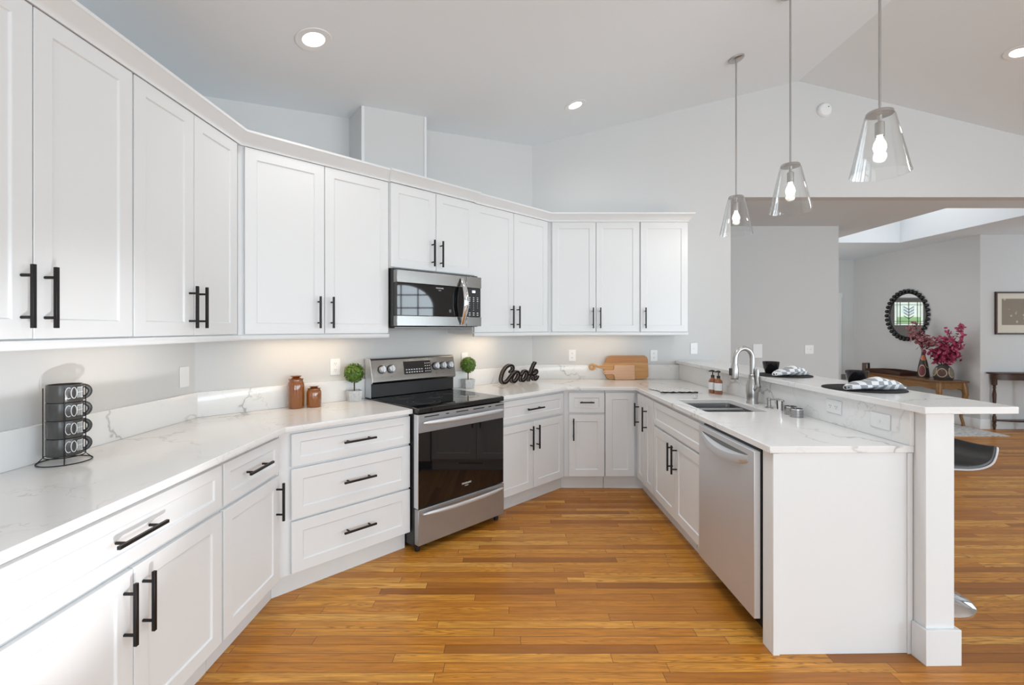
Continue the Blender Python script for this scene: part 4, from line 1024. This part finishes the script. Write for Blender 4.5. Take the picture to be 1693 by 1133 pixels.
def pendant(x, y, zb, label):
    ztop = EAVE(x)
    root = thing('pendant_light', label, 'pendant light', ('world', x, y, zb), 'glass pendants over the bar')
    zc = ztop-zb
    b = MB(); b.lathe([(0, -0.022), (0.05, -0.022), (0.062, -0.014), (0.064, -0.001), (0, -0.001)], seg=28); b.xf(T(0, 0, zc) @ Matrix.Rotation(-math.atan(0.245), 4, 'Y')); b.build('canopy', 'nickel', root, smooth=40)
    MB().tube([(0, 0, zc-0.01), (0, 0, 0.30)], 0.0062, 10).build('rod', 'nickel', root)
    b = MB(); b.lathe([(0, 0.325), (0.02, 0.324), (0.056, 0.318), (0.060, 0.312), (0.060, 0.303), (0.04, 0.300), (0, 0.300)], seg=28); b.build('cap', 'nickel', root, smooth=40)
    b = MB(); b.cyl((0, 0, 0.262), 0.009, 0.04, 12); b.lathe([(0, 0.195), (0.021, 0.195), (0.021, 0.262), (0.012, 0.268), (0, 0.268)], seg=20); b.build('socket', 'nickel', root, smooth=40)
    b = MB(); b.lathe([(0, 0.105), (0.014, 0.108), (0.024, 0.118), (0.029, 0.135), (0.026, 0.155), (0.015, 0.178), (0.012, 0.194), (0, 0.194)], seg=20); b.build('bulb', 'bulb', root, smooth=60)
    b = MB(); b.lathe([(0.058, 0.304), (0.066, 0.295), (0.127, 0.012), (0.130, 0.0), (0.1275, 0.0), (0.1245, 0.012), (0.0635, 0.295), (0.056, 0.304)], seg=48); b.build('glass_shade', 'glass', root, smooth=40)
    light('pendant_lamp', 'POINT', (x, y, zb+0.085), 7, (1, 0.94, 0.86), shadow_soft_size=0.03)
pendant(1.885, 2.385, 2.228, 'clear glass cone pendant nearest the camera, rightmost of the three')
pendant(1.885, 3.150, 2.228, 'clear glass cone pendant in the middle of the row of three')
pendant(1.885, 3.912, 2.228, 'clear glass cone pendant farthest from the camera, leftmost of the three')
light('hall_fill', 'AREA', (5.46, 6.25, HZ+0.79), 26, (1, 0.98, 0.96), rot=(0, 0, 0), shape='RECTANGLE', size=0.8, size_y=1.6)  # added fill hidden up in the tray recess, no fixture

light('entry_fill', 'AREA', (4.32, 7.9, 1.45), 36, (1, 0.985, 0.965), rot=(0, -PI/2, 0), shape='RECTANGLE', size=1.8, size_y=1.4)  # added fill brightening the console wall, no window stands here
light('dining_fill', 'AREA', (8.9, 5.7, 1.6), 40, DAY, rot=(0, PI/2, 0), shape='RECTANGLE', size=1.5, size_y=1.5)  # added fill in front of the windowless dining end wall
# ---------------------------------------------------------------- bar things
def placemat(x, y, label, r):
    o = MB().lathe([(0, 0), (r-0.002, 0), (r, 0.002), (r-0.002, 0.004), (0, 0.004)], seg=48).build('placemat', 'mat', at=('world', x, y, 1.1105)); tag(o, label, 'placemat', 'round placemats on the bar')
placemat(1.905, 2.525, 'round charcoal placemat nearer the camera on the raised bar', 0.190)
placemat(1.885, 3.24, 'round charcoal placemat farther away on the raised bar, behind the faucet', 0.182)
def bowl_(x, y, label):
    o = MB().lathe([(0, 0), (0.034, 0), (0.037, 0.006), (0.050, 0.04), (0.056, 0.082), (0.054, 0.084), (0.050, 0.078), (0.044, 0.04), (0.03, 0.012), (0, 0.010)], seg=32).build('bowl', 'ceramic_black', smooth=45, at=('world', x, y, 1.115)); tag(o, label, 'bowl', 'black bowls on the placemats')
bowl_(1.95, 2.63, 'glossy black bowl behind the napkin on the nearer placemat')
bowl_(1.862, 3.345, 'glossy black bowl on the placemat behind the faucet')
def napkin(x, y, L, rz, label):
    b = MB(); n = 26; rows = []
    for i in range(n+1):
        t = i/n; w_ = 0.020+0.030*math.sin(PI*min(1, t*1.05+0.05))**0.8; h_ = 0.011+0.020*math.sin(PI*min(1.0, t*0.95+0.05))**1.2+0.002*math.sin(t*17)
        x_ = (t-0.5)*L
        if t > 0.93: w_ *= 0.8; h_ *= 0.6
        rows.append([(x_+0.012*math.sin(a), w_*math.cos(a)*(1+0.1*math.sin(3*a+t*9)), h_+h_*math.sin(a)*(1+0.12*math.sin(2*a+t*7))) for a in [2*PI*k/16 for k in range(16)]])
    zmin = min(p[2] for r in rows for p in r)
    rows = [[(p[0], p[1], p[2]-zmin) for p in r] for r in rows]
    b.loft(rows)
    o = b.build('napkin', 'napkin', at=('world', x, y, 1.1155, rz)); tag(o, label, 'napkin', 'rolled checked napkins')
    MB().tube([(-L/2-0.004+0.02*math.sin(k*0.7)*0.3, -0.016+0.0026*k, 0.010+0.008*math.sin(k*1.1)) for k in range(12)], 0.003, 6).build('dark_hem', 'mat', o)
napkin(1.905, 2.44, 0.31, 0.06, 'rolled blue-grey checked napkin on the nearer placemat')
napkin(1.905, 3.17, 0.27, 0.25, 'rolled blue-grey checked napkin on the placemat behind the faucet')
# bar stool
root = thing('bar_stool', 'black low-backed bar stool with chrome base behind the end post', 'stool', ('world', 2.215, 2.51, 0))
b = MB().lathe([(0, 0), (0.205, 0), (0.207, 0.006), (0.19, 0.018), (0.12, 0.035), (0.05, 0.048), (0.03, 0.06), (0, 0.06)], seg=48); b.build('base', 'chrome', root, smooth=50)
b = MB(); b.cyl((0, 0, 0.0605), 0.026, 0.36, 20); b.cyl((0, 0, 0.42), 0.018, 0.30, 20); b.build('column', 'chrome', root, smooth=40)
b = MB().tube([(-0.03, 0, 0.30)]+[(-0.10-0.09*math.sin(a), 0.13*math.cos(a), 0.30) for a in [PI*k/12 for k in range(13)]]+[(-0.03, 0, 0.30)], 0.009, 8); b.build('footrest', 'chrome', root)
def seat_pt(u, v):
    # u from the front to the back, v across
    pr = cat([(-0.21, 0.715), (-0.17, 0.735), (-0.06, 0.735), (0.06, 0.732), (0.135, 0.748), (0.180, 0.785), (0.205, 0.835)], 8)
    k = u*(len(pr)-1); i = min(int(k), len(pr)-2); f = k-i
    x = pr[i][0]*(1-f)+pr[i+1][0]*f; z = pr[i][1]*(1-f)+pr[i+1][1]*f
    y = v*0.205*(1-0.10*max(0, u-0.75)*4*abs(v)**2)
    return (x, y, z+0.012*abs(v)**3)
b = MB(); b.loft([[seat_pt(i/30, -1+2*k/16) for k in range(17)] for i in range(31)], False, False); b.build('seat', 'leather', root, solid=0.028, bevel=0.004)
edge = [seat_pt(i/30, -1) for i in range(31)]+[seat_pt(1, -1+2*k/16) for k in range(1, 17)]+[seat_pt(1-i/30, 1) for i in range(1, 31)]+[seat_pt(0, 1-2*k/16) for k in range(1, 16)]
b = MB().tube([(x*1.01, y*1.015, z-0.006) for x, y, z in edge], 0.005, 6, True); b.build('edge_trim', 'steel_light', root)

# ---------------------------------------------------------------- hall furniture
RUGZ = 0.0095; TZ = 0.672; TX0, TX1, TY0, TY1 = 6.20, 6.64, 6.75, 8.38
root = thing('console_table', 'honey brown antique console table with curved legs under the round mirror', 'table', ('world', (TX0+TX1)/2, (TY0+TY1)/2, RUGZ))
hx, hy = (TX1-TX0)/2, (TY1-TY0)/2; TZ -= RUGZ
MB().box(-hx, hx, -hy, hy, TZ-0.028, TZ).build('table_top', 'antique_top', root, bevel=0.008, seg=3)
ap = [(t*(hy-0.06), TZ-0.028) for t in (-1, 1)]; n = 24
ap = [(-(hy-0.06), TZ-0.0285)]+[(-(hy-0.06)+2*(hy-0.06)*k/n, TZ-0.145+0.028*abs(math.sin(3*PI*k/n))*(1 if 3 < k < 21 else 0.5)) for k in range(n+1)]+[(hy-0.06, TZ-0.0285)]
b = MB(); b.extx(ap, -hx+0.03, -hx+0.05); b.extx(ap, hx-0.05, hx-0.03)
ae = [(-(hx-0.05), TZ-0.0285)]+[(-(hx-0.05)+2*(hx-0.05)*k/12, TZ-0.14+0.02*abs(math.sin(2*PI*k/12))) for k in range(13)]+[(hx-0.05, TZ-0.0285)]
b.extr(ae, -hy+0.04, -hy+0.06); b.extr(ae, hy-0.06, hy-0.04); b.build('apron', 'antique', root, bevel=0.002)
for s_ in (-1, 1):
    for t_ in (-1, 1):
        x_, y_ = s_*(hx-0.045), t_*(hy-0.055); ox, oy = s_*0.018, t_*0.018
        b = MB().tube([(x_, y_, TZ-0.03), (x_+ox*0.6, y_+oy*0.6, TZ-0.12), (x_+ox, y_+oy, TZ-0.2), (x_, y_, 0.32), (x_-ox*0.9, y_-oy*0.9, 0.14), (x_, y_, 0.04), (x_, y_, 0.0)], [0.036, 0.04, 0.036, 0.026, 0.02, 0.02, 0.022], 10); b.build('leg', 'antique', root)
TZ += RUGZ+0.0005
o = thing('tray', 'long dark wooden tray on the antique console table', 'tray', ('world', 6.42, 7.87, TZ))
b = MB(); b.box(-0.16, 0.16, -0.36, 0.36, 0, 0.012); b.build('tray_base', 'darkwood', o, bevel=0.002)
b = MB()
for s_ in (-1, 1):
    b.extx([(-0.36, 0.0125), (0.36, 0.0125), (0.36, 0.06), (0.1, 0.072), (-0.1, 0.072), (-0.36, 0.06)], s_*0.16-0.006, s_*0.16+0.006)
    b.box(-0.154, 0.154, s_*0.354-0.006, s_*0.354+0.006, 0.0125, 0.06)
b.build('tray_rim', 'darkwood', o, bevel=0.002)
o = thing('picture_box', 'small square brown box frame at the far end of the console table', 'frame', ('world', 6.33, 8.32, TZ, 0.5))
b = MB(); b.box(-0.075, 0.075, -0.03, 0.03, 0, 0.018); b.box(-0.075, 0.075, -0.03, 0.03, 0.132, 0.15); b.box(-0.075, -0.057, -0.03, 0.03, 0.0185, 0.1315); b.box(0.057, 0.075, -0.03, 0.03, 0.0185, 0.1315); b.build('box_frame', 'darkwood', o, bevel=0.002)
MB().box(-0.0565, 0.0565, 0.0, 0.012, 0.0185, 0.1315).build('picture', 'cream', o)
def sprig(b, base, tip, nleaf, ls, rnd, spread):
    base, tip = Vector(base), Vector(tip)
    for k in range(nleaf):
        t = rnd.uniform(0.25, 1.0); p = base.lerp(tip, t)+Vector((rnd.gauss(0, 1), rnd.gauss(0, 1), rnd.gauss(0, 1)))*spread
        d = Vector((rnd.gauss(0, 1), rnd.gauss(0, 1), rnd.gauss(0, 0.7)+0.3)).normalized(); n_ = d.cross(Vector((rnd.gauss(0, 1), rnd.gauss(0, 1), rnd.gauss(0, 1)))).normalized(); u = d.cross(n_)
        s_ = ls*rnd.uniform(0.7, 1.2)
        v = b._v([p-d*s_, p-d*s_*0.2+n_*s_*0.5, p+d*s_*0.6+n_*s_*0.42, p+d*s_, p+d*s_*0.6-n_*s_*0.42, p-d*s_*0.2-n_*s_*0.5, p+u*s_*0.15])
        for i in range(6): b._f([v[i], v[(i+1) % 6], v[6]])
def vase(name, label, x, y, prof, motifs, tips, leaf, nleaf, ls, seed, top, mouth):
    root = thing(name, label, 'vase', ('world', x, y, TZ))
    b = MB().lathe(prof, seg=32); b.build('vase_body', 'vase', root, smooth=50)
    vd = math.atan2(-y, -x)
    def rad(z):
        for (r0, z0_), (r1, z1_) in zip(prof, prof[1:]):
            if z0_ <= z <= z1_ and z1_ > z0_: return r0+(r1-r0)*(z-z0_)/(z1_-z0_)
        return 0.02
    for (da, z, rx, rz, mt) in motifs:
        for kk, (mm, sc) in enumerate((('vase_outline', 1.22), (mt, 1.0))):
            b = MB(); rows = []
            for ring in range(5):
                f = ring/4*sc; rows.append([((rad(z+rz*f*math.sin(a))+0.0008+0.0006*kk)*math.cos(vd+da+rx*f*math.cos(a)/max(0.02, rad(z))), (rad(z+rz*f*math.sin(a))+0.0008+0.0006*kk)*math.sin(vd+da+rx*f*math.cos(a)/max(0.02, rad(z))), z+rz*f*math.sin(a)) for a in [2*PI*q/20 for q in range(20)]])
            b.loft(rows, True, False); b.build('motif' if kk else 'motif_outline', mm, root)
    rnd = random.Random(seed); b = MB(); st = MB()
    for tp_ in tips:
        st.tube([(0, 0, top-0.08), (tp_[0]*0.3, tp_[1]*0.3, top+0.4*(tp_[2]-top)), tp_], [0.003, 0.0025, 0.0015], 5)
        sprig(b, (tp_[0]*0.12, tp_[1]*0.12, top+0.02), tp_, nleaf, ls, rnd, 0.035)
    st.build('stems', 'stem', root); fl = b.build('foliage', leaf, root); fl['kind'] = 'stuff'
vase('vase_tall', 'tall slim patterned dark vase with dusty pink foliage on the console table', 6.46, 7.31,
     [(0, 0), (0.076, 0), (0.078, 0.01), (0.064, 0.16), (0.045, 0.26), (0.026, 0.34), (0.02, 0.41), (0.022, 0.43), (0.017, 0.43), (0.015, 0.36), (0, 0.36)],
     [(-0.25, 0.105, 0.04, 0.078, 'motif_red'), (0.15, 0.305, 0.032, 0.035, 'motif_orange'), (0.95, 0.22, 0.025, 0.06, 'motif_brown')],
     [(-0.05, 0.12, 0.86), (0.0, -0.08, 0.62), (-0.02, 0.05, 0.72), (-0.08, 0.16, 0.80), (0.03, -0.14, 0.58), (0.0, 0.02, 0.66)], 'paleleaf', 36, 0.037, 5, 0.41, 0.02)
vase('vase_round', 'squat round patterned dark vase with bright magenta foliage on the console table', 6.47, 6.98,
     [(0, 0), (0.105, 0), (0.118, 0.03), (0.122, 0.08), (0.112, 0.14), (0.088, 0.185), (0.05, 0.215), (0.046, 0.225), (0.04, 0.225), (0.04, 0.19), (0, 0.19)],
     [(-0.15, 0.105, 0.05, 0.055, 'motif_brown'), (0.95, 0.11, 0.045, 0.065, 'motif_grey'), (-1.1, 0.12, 0.04, 0.06, 'motif_grey')],
     [(0.0, -0.30, 0.80), (-0.03, -0.12, 0.74), (-0.05, -0.05, 0.62), (0.03, -0.22, 0.55), (-0.06, 0.10, 0.46), (0.0, 0.18, 0.40), (0.02, -0.18, 0.40), (0, 0, 0.52), (-0.02, -0.08, 0.42)], 'pinkleaf', 46, 0.040, 9, 0.21, 0.045)
# round mirror with beaded frame
root = thing('wall_mirror', 'round mirror with black beaded frame above the antique console table', 'mirror', ('world', 6.699, 7.88, 1.66))
mq = Matrix.Rotation(-PI/2, 4, 'Y')
b = MB().lathe([(0, 0), (0.365, 0), (0.365, 0.006), (0, 0.006)], seg=48); b.xf(mq); b.build('mirror_glass', 'mirror', root)
b = MB().tube([(0.372*math.cos(2*PI*k/64), 0.372*math.sin(2*PI*k/64), 0.012) for k in range(64)], 0.013, 10, True); b.xf(mq); b.build('mirror_frame', 'ceramic_black', root)
bead = None
for k in range(34):
    a = 2*PI*k/34
    if bead is None:
        bead = MB().sphere((0, 0, 0), 0.031, 14, 10).build('bead', 'ceramic_black', root); q = bead
    else: q = bead.copy(); COL.objects.link(q)
    q.location = (-0.024, 0.412*math.cos(a), 0.412*math.sin(a))
# dark console and picture on the right-hand wall
root = thing('console_table', 'dark brown console table with turned legs at the right edge under the framed picture', 'table', ('world', 7.36, 6.44, 0))
tz = 0.815
n = 20; half = [(0.60*math.cos(PI*k/n), -0.20*math.sin(PI*k/n)) for k in range(n+1)]
MB().prism([(x, y+0.20) for x, y in half], tz-0.022, tz).build('table_top', 'darkwood', root, bevel=0.006)
MB().prism([(x*0.90, y*0.86+0.19) for x, y in half], tz-0.105, tz-0.0225).build('apron', 'darkwood', root)
MB().prism([(x*0.86, y*0.70+0.175) for x, y in half], 0.125, 0.145).build('lower_shelf', 'darkwood', root, bevel=0.003)
for (lx, ly) in ((-0.515, 0.165), (0.515, 0.165), (-0.2, 0.02), (0.2, 0.02)):
    b = MB(); b.box(lx-0.022, lx+0.022, ly-0.022, ly+0.022, tz-0.18, tz-0.1055)
    b.lathe([(0.015, 0.635), (0.022, 0.625), (0.014, 0.61), (0.021, 0.595), (0.014, 0.58), (0.023, 0.5), (0.019, 0.36), (0.014, 0.2), (0.022, 0.185), (0.022, 0.105), (0.015, 0.095), (0.022, 0.07), (0.012, 0), (0, 0)], (lx, ly, 0), 14); b.build('leg', 'darkwood', root)
root = thing('framed_picture', 'brown framed taupe print with pale dots on the dining wall', 'picture', ('world', 7.33, 6.6595, 1.655))
fw, fh = 0.43, 0.305
b = MB()
for bx in ((-fw, fw, fh-0.022, fh), (-fw, fw, -fh, -fh+0.022)): b.box(bx[0], bx[1], -0.028, -0.001, bx[2], bx[3])
for s_ in (-1, 1): b.box(min(s_*fw, s_*(fw-0.022)), max(s_*fw, s_*(fw-0.022)), -0.028, -0.001, -fh+0.0222, fh-0.0222)
b.build('picture_frame', 'darkwood', root, bevel=0.002)
MB().box(-fw+0.0222, fw-0.0222, -0.012, -0.002, -fh+0.0222, fh-0.0222).build('mat_board', 'cream', root)
MB().box(-fw+0.095, fw-0.095, -0.0135, -0.0122, -fh+0.135, fh-0.10).build('print', 'art', root)
# rug
b = MB(); b.box(4.9, 6.62, 6.18, 8.7, 0.0005, 0.009); o = b.build('rug', 'rug', bevel=0.003); tag(o, 'faded grey and white patterned rug in the hall under the console table', 'rug')
